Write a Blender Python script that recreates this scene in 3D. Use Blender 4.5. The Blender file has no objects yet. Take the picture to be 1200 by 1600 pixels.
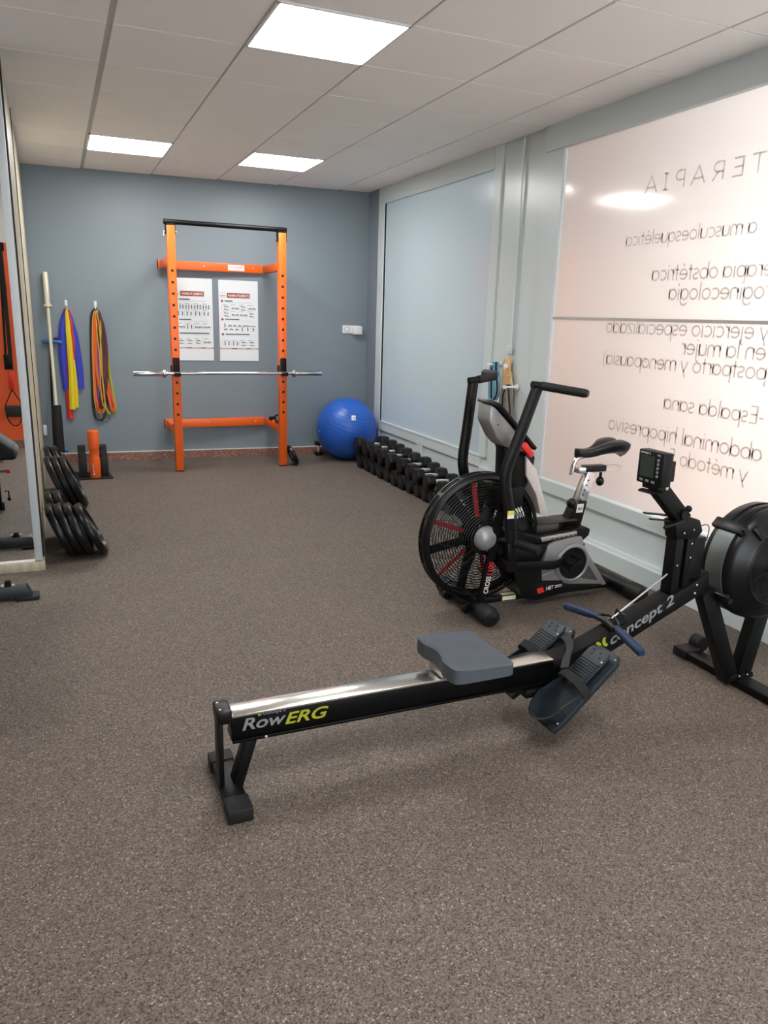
import bpy, bmesh, math, random
from math import sin, cos, pi, radians as RAD
from mathutils import Vector as V, Matrix as M

random.seed(7)
SC = bpy.context.scene
COL = SC.collection

# ------------------------------------------------------------------ camera
cam_d = bpy.data.cameras.new('camera')
cam = bpy.data.objects.new('camera', cam_d)
COL.objects.link(cam)
cam_d.sensor_fit = 'VERTICAL'
cam_d.sensor_height = 24.0
cam_d.lens = 24.0 * 1180.0 / 1600.0
cam_d.clip_start = 0.02
_r = V((0.92124915, -0.38801428, 0.02729319))
_u = V((0.07279042, 0.24090068, 0.96781631))
_d = V((0.3821015, 0.88961327, -0.25017327))
cam.matrix_world = M(((_r.x, _u.x, -_d.x, 0.0), (_r.y, _u.y, -_d.y, 0.0), (_r.z, _u.z, -_d.z, 1.45), (0, 0, 0, 1)))
SC.camera = cam

# ------------------------------------------------------------------ exposure, world, daylight, added fill lamps
SC.view_settings.view_transform = 'Standard'
SC.view_settings.look = 'None'
SC.view_settings.gamma = 1.0
SC.view_settings.exposure = 0.0
SC.view_settings.use_curve_mapping = False
SC.cycles.use_denoising = True
SC.cycles.max_bounces = 8
PANEL_STRENGTH = 32.0          # ceiling light panels
world = bpy.data.worlds.new('world')
SC.world = world
world.use_nodes = True
world.node_tree.nodes['Background'].inputs[0].default_value = (0.75, 0.85, 1.0, 1)
world.node_tree.nodes['Background'].inputs[1].default_value = 0.6


def area(name, loc, direction, sx, sy, power, color):
    l = bpy.data.lights.new(name, 'AREA')
    l.shape = 'RECTANGLE'
    l.size, l.size_y = sx, sy
    l.energy = power
    l.color = color
    o = bpy.data.objects.new(name, l)
    COL.objects.link(o)
    o.location = loc
    o.rotation_euler = V(direction).to_track_quat('-Z', 'Z').to_euler()
    return o


area('street_daylight', (4.7, 2.0, 1.75), (-1, 0, -0.03), 1.6, 1.1, 190, (0.97, 0.985, 1.0))
area('added_low_warm_fill', (3.50, 2.9, 0.44), (-0.75, 0.0, 0.65), 3.2, 0.3, 9, (1.0, 0.58, 0.36))  # added lamp, tints the bottom of the film warm
area('added_side_warm_fill', (3.50, 4.24, 1.35), (-0.8, -0.5, 0.0), 0.25, 2.0, 4, (1.0, 0.62, 0.42))  # added lamp, tints the left edge of the film warm
area('added_rear_fill', (1.5, -3.6, 1.3), (0, 1, 0.22), 2.6, 2.2, 140, (0.93, 0.97, 1.0))  # added fill from behind the camera for back wall and ceiling
area('courtyard_daylight', (4.6, 6.3, 1.6), (-1, 0, 0), 2.2, 2.0, 92, (0.93, 0.98, 1.0))

# ------------------------------------------------------------------ materials


def lin(c):
    def f(v):
        v = v / 255.0
        return v / 12.92 if v <= 0.04045 else ((v + 0.055) / 1.055) ** 2.4
    return (f(c[0]), f(c[1]), f(c[2]), 1.0)


MATS = {}


def mat(name, rgb, rough=0.5, metal=0.0, var=0.06, vscale=30.0, bump=0.0, bscale=200.0, spec=0.5, coat=0.0):
    if name in MATS:
        return MATS[name]
    m = bpy.data.materials.new(name)
    m.use_nodes = True
    nt = m.node_tree
    b = nt.nodes['Principled BSDF']
    c = lin(rgb)
    b.inputs['Roughness'].default_value = rough
    b.inputs['Metallic'].default_value = metal
    b.inputs['Specular IOR Level'].default_value = spec
    b.inputs['Coat Weight'].default_value = coat
    tc = nt.nodes.new('ShaderNodeTexCoord')
    n = nt.nodes.new('ShaderNodeTexNoise')
    n.inputs['Scale'].default_value = vscale
    n.inputs['Detail'].default_value = 3.0
    nt.links.new(tc.outputs['Object'], n.inputs['Vector'])
    mx = nt.nodes.new('ShaderNodeMix')
    mx.data_type = 'RGBA'
    mx.inputs[6].default_value = tuple(max(0.0, v * (1 - var)) for v in c[:3]) + (1,)
    mx.inputs[7].default_value = tuple(min(1.0, v * (1 + var)) for v in c[:3]) + (1,)
    nt.links.new(n.outputs['Fac'], mx.inputs[0])
    nt.links.new(mx.outputs[2], b.inputs['Base Color'])
    if bump > 0:
        n2 = nt.nodes.new('ShaderNodeTexNoise')
        n2.inputs['Scale'].default_value = bscale
        nt.links.new(tc.outputs['Object'], n2.inputs['Vector'])
        bp = nt.nodes.new('ShaderNodeBump')
        bp.inputs['Strength'].default_value = bump
        bp.inputs['Distance'].default_value = 0.002
        nt.links.new(n2.outputs['Fac'], bp.inputs['Height'])
        nt.links.new(bp.outputs['Normal'], b.inputs['Normal'])
    MATS[name] = m
    return m


def emit_mat(name, color, strength):
    m = bpy.data.materials.new(name)
    m.use_nodes = True
    nt = m.node_tree
    nt.nodes.remove(nt.nodes['Principled BSDF'])
    e = nt.nodes.new('ShaderNodeEmission')
    e.inputs[0].default_value = color
    e.inputs[1].default_value = strength
    nt.links.new(e.outputs[0], nt.nodes['Material Output'].inputs[0])
    return m


def film_mat(name, refl, trans, rough, tfac):
    """frosted window film: lets daylight through diffusely, glossy on the room side"""
    m = bpy.data.materials.new(name)
    m.use_nodes = True
    nt = m.node_tree
    b = nt.nodes['Principled BSDF']
    b.inputs['Base Color'].default_value = lin(refl)
    b.inputs['Roughness'].default_value = rough
    t = nt.nodes.new('ShaderNodeBsdfTranslucent')
    n = nt.nodes.new('ShaderNodeTexNoise')
    n.inputs['Scale'].default_value = 0.9
    tc = nt.nodes.new('ShaderNodeTexCoord')
    nt.links.new(tc.outputs['Object'], n.inputs['Vector'])
    mx = nt.nodes.new('ShaderNodeMix')
    mx.data_type = 'RGBA'
    a = lin(trans)
    mx.inputs[6].default_value = a
    mx.inputs[7].default_value = tuple(v * 0.94 for v in a[:3]) + (1,)
    nt.links.new(n.outputs['Fac'], mx.inputs[0])
    nt.links.new(mx.outputs[2], t.inputs['Color'])
    s = nt.nodes.new('ShaderNodeMixShader')
    s.inputs[0].default_value = tfac
    nt.links.new(b.outputs[0], s.inputs[1])
    nt.links.new(t.outputs[0], s.inputs[2])
    g = nt.nodes.new('ShaderNodeBsdfGlossy')
    g.inputs['Roughness'].default_value = rough
    g.inputs['Color'].default_value = (1, 1, 1, 1)
    fr = nt.nodes.new('ShaderNodeFresnel')
    fr.inputs['IOR'].default_value = 1.45
    s2 = nt.nodes.new('ShaderNodeMixShader')
    nt.links.new(fr.outputs[0], s2.inputs[0])
    nt.links.new(s.outputs[0], s2.inputs[1])
    nt.links.new(g.outputs[0], s2.inputs[2])
    nt.links.new(s2.outputs[0], nt.nodes['Material Output'].inputs[0])
    return m


def speckle_mat(name, stops, scale, rough, big=0.12, bump=0.25):
    m = bpy.data.materials.new(name)
    m.use_nodes = True
    nt = m.node_tree
    b = nt.nodes['Principled BSDF']
    b.inputs['Roughness'].default_value = rough
    tc = nt.nodes.new('ShaderNodeTexCoord')
    vo = nt.nodes.new('ShaderNodeTexVoronoi')
    vo.inputs['Scale'].default_value = scale
    nt.links.new(tc.outputs['Object'], vo.inputs['Vector'])
    sep = nt.nodes.new('ShaderNodeSeparateColor')
    nt.links.new(vo.outputs['Color'], sep.inputs[0])
    r = nt.nodes.new('ShaderNodeValToRGB')
    els = r.color_ramp.elements
    els[0].position, els[0].color = stops[0][0], lin(stops[0][1])
    els[1].position, els[1].color = stops[-1][0], lin(stops[-1][1])
    for p, c in stops[1:-1]:
        e = els.new(p)
        e.color = lin(c)
    nt.links.new(sep.outputs[0], r.inputs[0])
    n = nt.nodes.new('ShaderNodeTexNoise')
    n.inputs['Scale'].default_value = 2.2
    n.inputs['Detail'].default_value = 4
    nt.links.new(tc.outputs['Object'], n.inputs['Vector'])
    mp = nt.nodes.new('ShaderNodeMapRange')
    mp.inputs[1].default_value, mp.inputs[2].default_value = 0.3, 0.7
    mp.inputs[3].default_value, mp.inputs[4].default_value = 1 - big, 1 + big
    nt.links.new(n.outputs['Fac'], mp.inputs[0])
    mul = nt.nodes.new('ShaderNodeVectorMath')
    mul.operation = 'SCALE'
    nt.links.new(r.outputs[0], mul.inputs[0])
    nt.links.new(mp.outputs[0], mul.inputs['Scale'])
    nt.links.new(mul.outputs[0], b.inputs['Base Color'])
    if bump:
        bp = nt.nodes.new('ShaderNodeBump')
        bp.inputs['Strength'].default_value = bump
        bp.inputs['Distance'].default_value = 0.002
        nt.links.new(sep.outputs[1], bp.inputs['Height'])
        nt.links.new(bp.outputs['Normal'], b.inputs['Normal'])
    return m


def wood_mat(name, c1, c2, rough=0.5):
    m = bpy.data.materials.new(name)
    m.use_nodes = True
    nt = m.node_tree
    b = nt.nodes['Principled BSDF']
    b.inputs['Roughness'].default_value = rough
    tc = nt.nodes.new('ShaderNodeTexCoord')
    mp = nt.nodes.new('ShaderNodeMapping')
    mp.inputs['Scale'].default_value = (6, 6, 0.6)
    n = nt.nodes.new('ShaderNodeTexNoise')
    n.inputs['Scale'].default_value = 6
    n.inputs['Detail'].default_value = 6
    r = nt.nodes.new('ShaderNodeValToRGB')
    r.color_ramp.elements[0].position, r.color_ramp.elements[0].color = 0.35, lin(c1)
    r.color_ramp.elements[1].position, r.color_ramp.elements[1].color = 0.65, lin(c2)
    nt.links.new(tc.outputs['Object'], mp.inputs[0])
    nt.links.new(mp.outputs[0], n.inputs['Vector'])
    nt.links.new(n.outputs['Fac'], r.inputs[0])
    nt.links.new(r.outputs[0], b.inputs['Base Color'])
    return m


# ------------------------------------------------------------------ mesh kit
ROOT = {}     # object -> matrix of the thing it belongs to


class MB:
    """collects shapes given in room coordinates (or a thing's own), then links ONE mesh object"""

    def __init__(self):
        self.bm = bmesh.new()
        self.mi = 0

    def _merge(self, t):
        for f in t.faces:
            f.material_index = self.mi
        me = bpy.data.meshes.new('tmp')
        t.to_mesh(me)
        t.free()
        self.bm.from_mesh(me)
        bpy.data.meshes.remove(me)

    def _bev(self, t, bev, seg=2):
        if bev > 0:
            es = [e for e in t.edges if len(e.link_faces) == 2 and e.calc_face_angle(0) > 0.5]
            bmesh.ops.bevel(t, geom=es, offset=bev, segments=seg, affect='EDGES', profile=0.5)

    def box(self, c, s, rot=None, bev=0.0):
        t = bmesh.new()
        bmesh.ops.create_cube(t, size=1.0)
        mm = M.Translation(V(c)) @ ((rot.to_4x4() if rot else M())) @ M.Diagonal((s[0], s[1], s[2], 1))
        bmesh.ops.transform(t, matrix=mm, verts=t.verts)
        self._bev(t, bev)
        self._merge(t)
        return self

    def span(self, a, b, bev=0.0):
        return self.box([(a[i] + b[i]) / 2 for i in range(3)], [abs(b[i] - a[i]) for i in range(3)], None, bev)

    def beam(self, p1, p2, w, h, up=(0, 0, 1), bev=0.0):
        """box from p1 to p2; h measured along up, w across"""
        p1, p2 = V(p1), V(p2)
        x = (p2 - p1).normalized()
        z = V(up) - x * x.dot(V(up))
        z.normalize()
        y = z.cross(x)
        R = M((x, y, z)).transposed()
        return self.box((p1 + p2) / 2, ((p2 - p1).length, w, h), R, bev)

    def cyl(self, p1, p2, r1, r2=None, n=24, bev=0.0):
        p1, p2 = V(p1), V(p2)
        r2 = r1 if r2 is None else r2
        z = (p2 - p1)
        q = V((0, 0, 1)).rotation_difference(z.normalized()).to_matrix().to_4x4()
        t = bmesh.new()
        bmesh.ops.create_cone(t, cap_ends=True, segments=n, radius1=r1, radius2=r2, depth=z.length)
        if bev > 0:
            es = [e for e in t.edges if e.calc_face_angle(0) > 0.9]
            bmesh.ops.bevel(t, geom=es, offset=bev, segments=3, affect='EDGES', profile=0.5)
        bmesh.ops.transform(t, matrix=M.Translation((p1 + p2) / 2) @ q, verts=t.verts)
        self._merge(t)
        return self

    def ball(self, c, r, n=24, rot=None):
        r = (r, r, r) if isinstance(r, (int, float)) else r
        t = bmesh.new()
        bmesh.ops.create_uvsphere(t, u_segments=n, v_segments=max(8, n // 2), radius=1.0)
        mm = M.Translation(V(c)) @ (rot.to_4x4() if rot else M()) @ M.Diagonal((r[0], r[1], r[2], 1))
        bmesh.ops.transform(t, matrix=mm, verts=t.verts)
        self._merge(t)
        return self

    def tube(self, pts, r, n=10, closed=False, flat=None, up=None, smooth=0):
        """round (or flat=(a,b) elliptical/rectangular) tube along a path"""
        P = [V(p) for p in pts]
        for _ in range(smooth):
            Q = [] if closed else [P[0]]
            m = len(P)
            for i in range(m if closed else m - 1):
                a, b = P[i], P[(i + 1) % m]
                Q += [a * 0.75 + b * 0.25, a * 0.25 + b * 0.75]
            if not closed:
                Q.append(P[-1])
            P = Q
        t = bmesh.new()
        m = len(P)
        rings = []
        prev = V(up) if up else None
        for i in range(m):
            if closed:
                d = P[(i + 1) % m] - P[i - 1]
            else:
                d = P[min(i + 1, m - 1)] - P[max(i - 1, 0)]
            d.normalize()
            if prev is None:
                prev = V((0, 0, 1)) if abs(d.z) < 0.9 else V((1, 0, 0))
            a = prev - d * prev.dot(d)
            if a.length < 1e-6:
                a = d.orthogonal()
            a.normalize()
            if not up:
                prev = a
            b = d.cross(a)
            ra, rb = flat if flat else (r if isinstance(r, (int, float)) else r[i], r if isinstance(r, (int, float)) else r[i])
            ring = []
            for k in range(n):
                th = 2 * pi * (k + 0.5) / n
                ring.append(t.verts.new(P[i] + a * (ra * cos(th)) + b * (rb * sin(th))))
            rings.append(ring)
        for i in range(m if closed else m - 1):
            A, B = rings[i], rings[(i + 1) % m]
            for k in range(n):
                t.faces.new((A[k], A[(k + 1) % n], B[(k + 1) % n], B[k]))
        if not closed:
            t.faces.new(list(reversed(rings[0])))
            t.faces.new(rings[-1])
        bmesh.ops.recalc_face_normals(t, faces=t.faces)
        self._merge(t)
        return self

    def ring(self, c, axis, R, r, n=48, k=6):
        c, axis = V(c), V(axis).normalized()
        a = axis.orthogonal().normalized()
        b = axis.cross(a)
        return self.tube([c + (a * cos(2 * pi * i / n) + b * sin(2 * pi * i / n)) * R for i in range(n)], r, k, closed=True)

    def lathe(self, prof, c, axis=(0, 0, 1), n=40, closed=False):
        """prof: list of (radius, height along axis)"""
        c, z = V(c), V(axis).normalized()
        a = z.orthogonal().normalized()
        b = z.cross(a)
        t = bmesh.new()
        rows = []
        for (r, h) in prof:
            if r < 1e-6:
                rows.append([t.verts.new(c + z * h)])
            else:
                rows.append([t.verts.new(c + z * h + (a * cos(2 * pi * i / n) + b * sin(2 * pi * i / n)) * r) for i in range(n)])
        m = len(rows)
        for i in range(m if closed else m - 1):
            A, B = rows[i], rows[(i + 1) % m]
            for k in range(n):
                k2 = (k + 1) % n
                if len(A) == 1 and len(B) == 1:
                    continue
                if len(A) == 1:
                    t.faces.new((A[0], B[k], B[k2]))
                elif len(B) == 1:
                    t.faces.new((A[k], B[0], A[k2]))
                else:
                    t.faces.new((A[k], B[k], B[k2], A[k2]))
        bmesh.ops.recalc_face_normals(t, faces=t.faces)
        self._merge(t)
        return self

    def prism(self, poly, o, ex, ey, ez, d0, d1, bev=0.0):
        """polygon (a,b) in the ex/ey plane through o, thick from d0 to d1 along ez"""
        o, ex, ey, ez = V(o), V(ex), V(ey), V(ez)
        t = bmesh.new()
        lo = [t.verts.new(o + ex * p[0] + ey * p[1] + ez * d0) for p in poly]
        hi = [t.verts.new(o + ex * p[0] + ey * p[1] + ez * d1) for p in poly]
        n = len(poly)
        t.faces.new(lo)
        t.faces.new(list(reversed(hi)))
        for i in range(n):
            t.faces.new((lo[i], hi[i], hi[(i + 1) % n], lo[(i + 1) % n]))
        bmesh.ops.recalc_face_normals(t, faces=t.faces)
        self._bev(t, bev)
        self._merge(t)
        return self

    def side(self, poly, y0, y1, bev=0.0):
        """profile in X-Z, thick from y0 to y1"""
        return self.prism(poly, (0, 0, 0), (1, 0, 0), (0, 0, 1), (0, 1, 0), y0, y1, bev)

    def build(self, name, material, parent=None, smooth=True, local=False, **props):
        bm = self.bm
        if parent is not None and not local:
            inv = ROOT[parent].inverted()
            bmesh.ops.transform(bm, matrix=inv, verts=bm.verts)
        for f in bm.faces:
            f.smooth = smooth
        if smooth:
            for e in bm.edges:
                if len(e.link_faces) == 2 and e.calc_face_angle(0) > 0.6:
                    e.smooth = False
        me = bpy.data.meshes.new(name)
        bm.to_mesh(me)
        bm.free()
        for mm in (material if isinstance(material, (list, tuple)) else [material]):
            me.materials.append(mm)
        o = bpy.data.objects.new(name, me)
        COL.objects.link(o)
        if parent is not None:
            o.parent = parent
            ROOT[o] = ROOT[parent]
        else:
            ROOT[o] = M()
        for k, v in props.items():
            o[k] = v
        return o


def thing(name, label, cat, loc=(0, 0, 0), rot=None, group=None):
    o = bpy.data.objects.new(name, None)
    o.empty_display_size = 0.05
    COL.objects.link(o)
    mw = M.Translation(V(loc)) @ (rot.to_4x4() if rot else M())
    o.matrix_world = mw
    ROOT[o] = mw
    o['label'] = label
    o['category'] = cat
    if group:
        o['group'] = group
    return o


def tag(o, label, cat, group=None):
    o['label'] = label
    o['category'] = cat
    if group:
        o['group'] = group
    return o


def recenter(o, loc):
    """put a single-mesh thing's origin at loc"""
    o.data.transform(M.Translation(-V(loc)))
    o.location = loc
    ROOT[o] = M.Translation(V(loc))
    return o


def struct(mb, name, material, smooth=False, parent=None):
    o = mb.build(name, material, parent, smooth)
    if parent is None:
        o['kind'] = 'structure'
    return o


def dup(root, mw, **props):
    r = root.copy()
    COL.objects.link(r)
    r.matrix_world = mw
    ROOT[r] = mw
    for k, v in props.items():
        r[k] = v
    for ch in list(root.children):
        c = ch.copy()
        COL.objects.link(c)
        c.parent = r
        for g in ch.children:
            e = g.copy()
            COL.objects.link(e)
            e.parent = c
    return r


def screws(parent, spots, r=(0.004, 0.003, 0.004), name='screw', material=None):
    for q in spots:
        MB().ball(q, r, 12).build(name, material or MATS['zinc_bolt'], parent)


def text(body, o, ex, ey, size, material, parent, name='lettering', depth=0.0008, shear=0.0, fat=0.0, align='LEFT', width=None, height=None):
    """flat lettering as a mesh; width/height stretch it to a measured size"""
    cu = bpy.data.curves.new('t', 'FONT')
    cu.body = body
    cu.size = 1.0
    cu.shear = shear
    cu.offset = fat
    cu.extrude = 0.0
    cu.align_x = align
    tmp = bpy.data.objects.new('t', cu)
    COL.objects.link(tmp)
    dg = bpy.context.evaluated_depsgraph_get()
    me = bpy.data.meshes.new_from_object(tmp.evaluated_get(dg))
    bpy.data.objects.remove(tmp)
    bpy.data.curves.remove(cu)
    xs = [v.co.x for v in me.vertices] or [0, 1]
    ys = [v.co.y for v in me.vertices] or [0, 1]
    sx = sy = size
    if width:
        sx = width / (max(xs) - min(xs))
        sy = sx if not height else sy
    if height:
        sy = height / (max(ys) - min(ys))
        sx = sx if width else sy
    x0 = min(xs) if width else 0.0
    ex, ey = V(ex).normalized(), V(ey).normalized()
    ez = ex.cross(ey)
    bm = bmesh.new()
    bm.from_mesh(me)
    bpy.data.meshes.remove(me)
    for v in bm.verts:
        v.co = V(o) + ex * ((v.co.x - x0) * sx) + ey * (v.co.y * sy) + ez * depth
    mb = MB()
    mb.bm.free()
    mb.bm = bm
    return mb.build(name, material, parent, smooth=False)


# ------------------------------------------------------------------ shared materials
BLACK = mat('black_powder_coat', (9, 9, 10), 0.42, spec=0.22, bump=0.08, bscale=500)
BLACKP = mat('black_plastic', (9, 10, 11), 0.38, spec=0.3)
RUBBER = mat('black_rubber', (17, 18, 19), 0.6, spec=0.4, bump=0.15, bscale=300)
CHROME = mat('chrome', (215, 217, 220), 0.12, 1.0, var=0.02)
STEEL = mat('brushed_steel', (190, 190, 188), 0.28, 1.0)
SILVER = mat('silver_plastic', (176, 177, 178), 0.35, 0.35)
WHITE = mat('white_plastic', (228, 230, 231), 0.4, var=0.02)
PAPER = mat('white_paper', (222, 228, 232), 0.6, var=0.02)
ORANGE = mat('orange_steel_paint', (234, 99, 22), 0.38, bump=0.05)
RED = mat('red_plastic', (214, 40, 36), 0.4)
INK = mat('dark_ink', (45, 52, 60), 0.6)
GREYINK = mat('grey_ink', (140, 145, 150), 0.6)
WHITEINK = mat('white_print', (225, 225, 225), 0.5)
BOLT = mat('zinc_bolt', (205, 205, 200), 0.3, 0.9)
WALLW = mat('white_lacquered_wall', (200, 210, 212), 0.28, var=0.015, vscale=2)
GREYWALL = mat('grey_blue_wall_paint', (119, 131, 140), 0.45, var=0.03, vscale=1.5, bump=0.12, bscale=60)

# ------------------------------------------------------------------ the setting
HC = 2.668


def YB(x):
    return 7.876 - 0.07 * x          # back wall runs very slightly skew


floor_m = speckle_mat('granulated_rubber_floor',
                      [(0.0, (39, 35, 31)), (0.14, (66, 59, 53)), (0.45, (91, 81, 73)), (0.8, (104, 94, 85)), (0.95, (117, 106, 95)), (1.0, (156, 143, 128))],
                      260, 0.7, 0.05)
struct(MB().span((-3.1, -2.6, -0.08), (3.2, 8.1, 0.0)), 'floor', floor_m)

tile_m = mat('mineral_ceiling_tile', (248, 246, 243), 0.85, var=0.02, vscale=3, bump=0.1, bscale=250)
grid_m = mat('ceiling_grid_metal', (190, 187, 182), 0.5)
OX, OY, TS, TY = 0.3145, 3.942, 0.598, 0.5914
LIGHTS = {(1, -1): 'nearest', (0, 4): 'far_left', (2, 4): 'far_right', (0, -6): 'a', (2, -6): 'b', (-4, -1): 'c'}  # last three are unseen panels added to light the room
mb = MB()
for i in range(-6, 5):
    for j in range(-11, 7):
        if (i, j) in LIGHTS:
            continue
        x0, x1 = OX + i * TS + 0.006, OX + (i + 1) * TS - 0.006
        y0, y1 = OY + j * TY + 0.0045, OY + (j + 1) * TY - 0.0045
        if i == 0:
            x0 += 0.008
        if i == -1:
            x1 -= 0.008
        x1 = min(x1, 3.045)
        x0 = max(x0, -3.0)
        y1 = min(y1, YB((x0 + x1) / 2) - 0.002)
        mb.span((x0, y0, HC), (x1, y1, HC + 0.012), 0.0025)
struct(mb, 'ceiling', tile_m)
struct(MB().span((-3.1, -2.6, HC + 0.006), (3.2, 8.1, HC + 0.05)), 'trim_1', grid_m)

panel_m = emit_mat('lit_led_diffuser', (1.0, 0.985, 0.96, 1), PANEL_STRENGTH)
WHERE = {(1, -1): 'large square ceiling light panel nearest the camera', (0, 4): 'lit ceiling panel far left, above the hanging bands',
         (2, 4): 'lit ceiling panel at the far end, above the orange rack', (0, -6): 'added unseen ceiling panel behind the camera, left of two',
         (2, -6): 'added unseen ceiling panel behind the camera, right of two', (-4, -1): 'added unseen ceiling panel over the bench side of the room'}
for (i, j), nm in LIGHTS.items():
    x0, x1 = OX + i * TS + 0.002, OX + (i + 1) * TS - 0.002
    y0, y1 = OY + j * TY + 0.002, OY + (j + 1) * TY - 0.002
    t = thing('ceiling_light', WHERE[(i, j)], 'ceiling light', ((x0 + x1) / 2, (y0 + y1) / 2, HC - 0.006))
    f = MB()
    w = 0.012
    for a, b in (((x0, y0), (x1, y0 + w)), ((x0, y1 - w), (x1, y1)), ((x0, y0), (x0 + w, y1)), ((x1 - w, y0), (x1, y1))):
        f.span((a[0], a[1], HC - 0.007), (b[0], b[1], HC + 0.005))
    f.build('frame', WHITE, t)
    MB().span((x0 + w, y0 + w, HC - 0.003), (x1 - w, y1 - w, HC + 0.005)).build('diffuser', panel_m, t)

# back wall and terrazzo skirting
struct(MB().prism([(-0.35, YB(-0.35)), (3.12, YB(3.12)), (3.12, 8.1), (-0.35, 8.1)], (0, 0, 0), (1, 0, 0), (0, 1, 0), (0, 0, 1), 0, HC + 0.02), 'wall_back', GREYWALL)
terr = speckle_mat('red_terrazzo', [(0.0, (100, 68, 58)), (0.35, (124, 86, 74)), (0.7, (136, 98, 86)), (0.9, (152, 116, 104)), (1.0, (172, 142, 130))], 110, 0.45, 0.05, 0.0)


def skirt(x0, x1, z0, z1, t):
    return MB().prism([(x0, YB(x0) - t), (x1, YB(x1) - t), (x1, YB(x1) + 0.01), (x0, YB(x0) + 0.01)], (0, 0, 0), (1, 0, 0), (0, 1, 0), (0, 0, 1), z0, z1)


struct(skirt(-0.2, 3.04, 0.0, 0.075, 0.018), 'baseboard_back', terr)
struct(skirt(-0.2, 3.04, 0.075, 0.084, 0.018), 'trim_2', mat('pale_caulk_line', (196, 196, 190), 0.6))

# right wall: lacquered panels around two filmed windows
XW = 3.05
mb = MB()
Y0, YA, YBB, YC, YD = 0.7, 4.35, 5.19, 7.24, 7.70
ZB, ZT = 0.395, 2.515
mb.span((XW, -2.6, 0), (XW + 0.12, 7.9, ZB))
mb.span((XW, -2.6, ZT), (XW + 0.12, 7.9, HC + 0.02))
mb.span((XW, -2.6, ZB), (XW + 0.12, Y0, ZT))
mb.span((XW, YA, ZB), (XW + 0.12, YBB, ZT))
mb.span((XW, YC, ZB), (XW + 0.12, 7.9, ZT))
# raised frame work, sill rail, pillar cladding
mb.span((XW - 0.02, YBB - 0.02, ZB - 0.085), (XW, YC + 0.16, ZB + 0.0), 0.002)
mb.span((XW - 0.026, YBB - 0.02, ZB - 0.004), (XW, YC + 0.02, ZB + 0.014), 0.003)
mb.span((XW - 0.02, YC + 0.0, ZB), (XW, YC + 0.16, HC), 0.002)
mb.span((XW - 0.026, YC + 0.0, ZB), (XW, YC + 0.03, ZT + 0.02), 0.003)
mb.span((XW - 0.02, YBB + 0.001, ZT), (XW, YC - 0.001, HC), 0.002)
mb.span((XW - 0.018, YBB - 0.10, ZB), (XW, YBB, HC), 0.002)
mb.span((XW - 0.02, 6.20, 0.11), (XW, 6.34, ZB - 0.08), 0.002)
mb.span((XW - 0.02, YC + 0.02, 0.11), (XW, YC + 0.16, ZB - 0.08), 0.002)
mb.span((XW - 0.02, YBB - 0.16, 0.11), (XW, YBB - 0.02, ZB - 0.08), 0.002)
mb.span((XW - 0.024, -2.6, ZB - 0.085), (XW, YA + 0.02, ZB), 0.002)
mb.span((XW - 0.012, YA, 0.11), (XW, YA + 0.2, HC), 0.002)
mb.span((XW - 0.03, -2.6, ZT), (XW, YA + 0.19, HC + 0.01), 0.002)
struct(mb, 'wall_right', WALLW)
mb = MB().span((XW - 0.02, YC + 0.161, 0.0), (XW + 0.01, YB(XW) + 0.02, HC + 0.01))
struct(mb, 'trim_3', GREYWALL)
mb = MB().span((XW - 0.062, -2.6, 0.0), (XW, YC + 0.16, 0.105), 0.003)
mb.span((XW - 0.03, -2.6, 0.1), (XW, YC + 0.16, 0.118), 0.003)
struct(mb, 'baseboard_right', WALLW)

ext = mat('added_warm_reflector', (230, 152, 104), 0.8)
struct(MB().span((3.171, -0.2, 0.30), (3.95, 4.42, 0.36)), 'added_sill_reflector', ext)  # unseen sill slab added to bounce warm light onto the film
struct(MB().span((3.171, 4.37, 0.361), (3.95, 4.42, 2.6)), 'added_jamb_reflector', ext)  # unseen jamb slab added for the same warm bounce
film_peach = film_mat('frosted_pale_film', (222, 217, 212), (250, 246, 243), 0.10, 0.62)
film_blue = film_mat('frosted_cool_film', (186, 195, 200), (234, 243, 246), 0.22, 0.42)
film_edge = film_mat('clear_strip_at_film_edge', (250, 250, 250), (255, 255, 255), 0.2, 0.95)
vinyl = film_mat('grey_vinyl_letter', (186, 178, 174), (222, 216, 212), 0.3, 0.62)

w1 = struct(MB().span((XW + 0.004, YBB, ZB), (XW + 0.010, YC, ZT)), 'window_1', film_blue)
mb = MB()
mb.span((XW + 0.004, Y0, ZB + 0.008), (XW + 0.010, YA - 0.012, 1.466))
mb.span((XW + 0.004, Y0, 1.478), (XW + 0.010, YA - 0.012, ZT))
w2 = struct(mb, 'window_2', film_peach)
mb = MB()
mb.span((XW + 0.006, YA - 0.012, ZB), (XW + 0.009, YA, ZT)).span((XW + 0.006, Y0, ZB), (XW + 0.009, YA - 0.012, ZB + 0.008))
mb.build('clear_strip', film_edge, w2, smooth=False)
MB().span((XW + 0.000, Y0, 1.464), (XW + 0.012, YA - 0.004, 1.480)).build('glazing_bar', mat('aluminium_bar', (178, 172, 168), 0.5), w2)


# geometric sans stroke letters for the window, read from the street so mirrored from the room
def arc(cx, cy, rx, ry, a0, a1, n=18):
    return [(cx + rx * cos(RAD(a0 + (a1 - a0) * k / n)), cy + ry * sin(RAD(a0 + (a1 - a0) * k / n))) for k in range(n + 1)]


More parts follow.
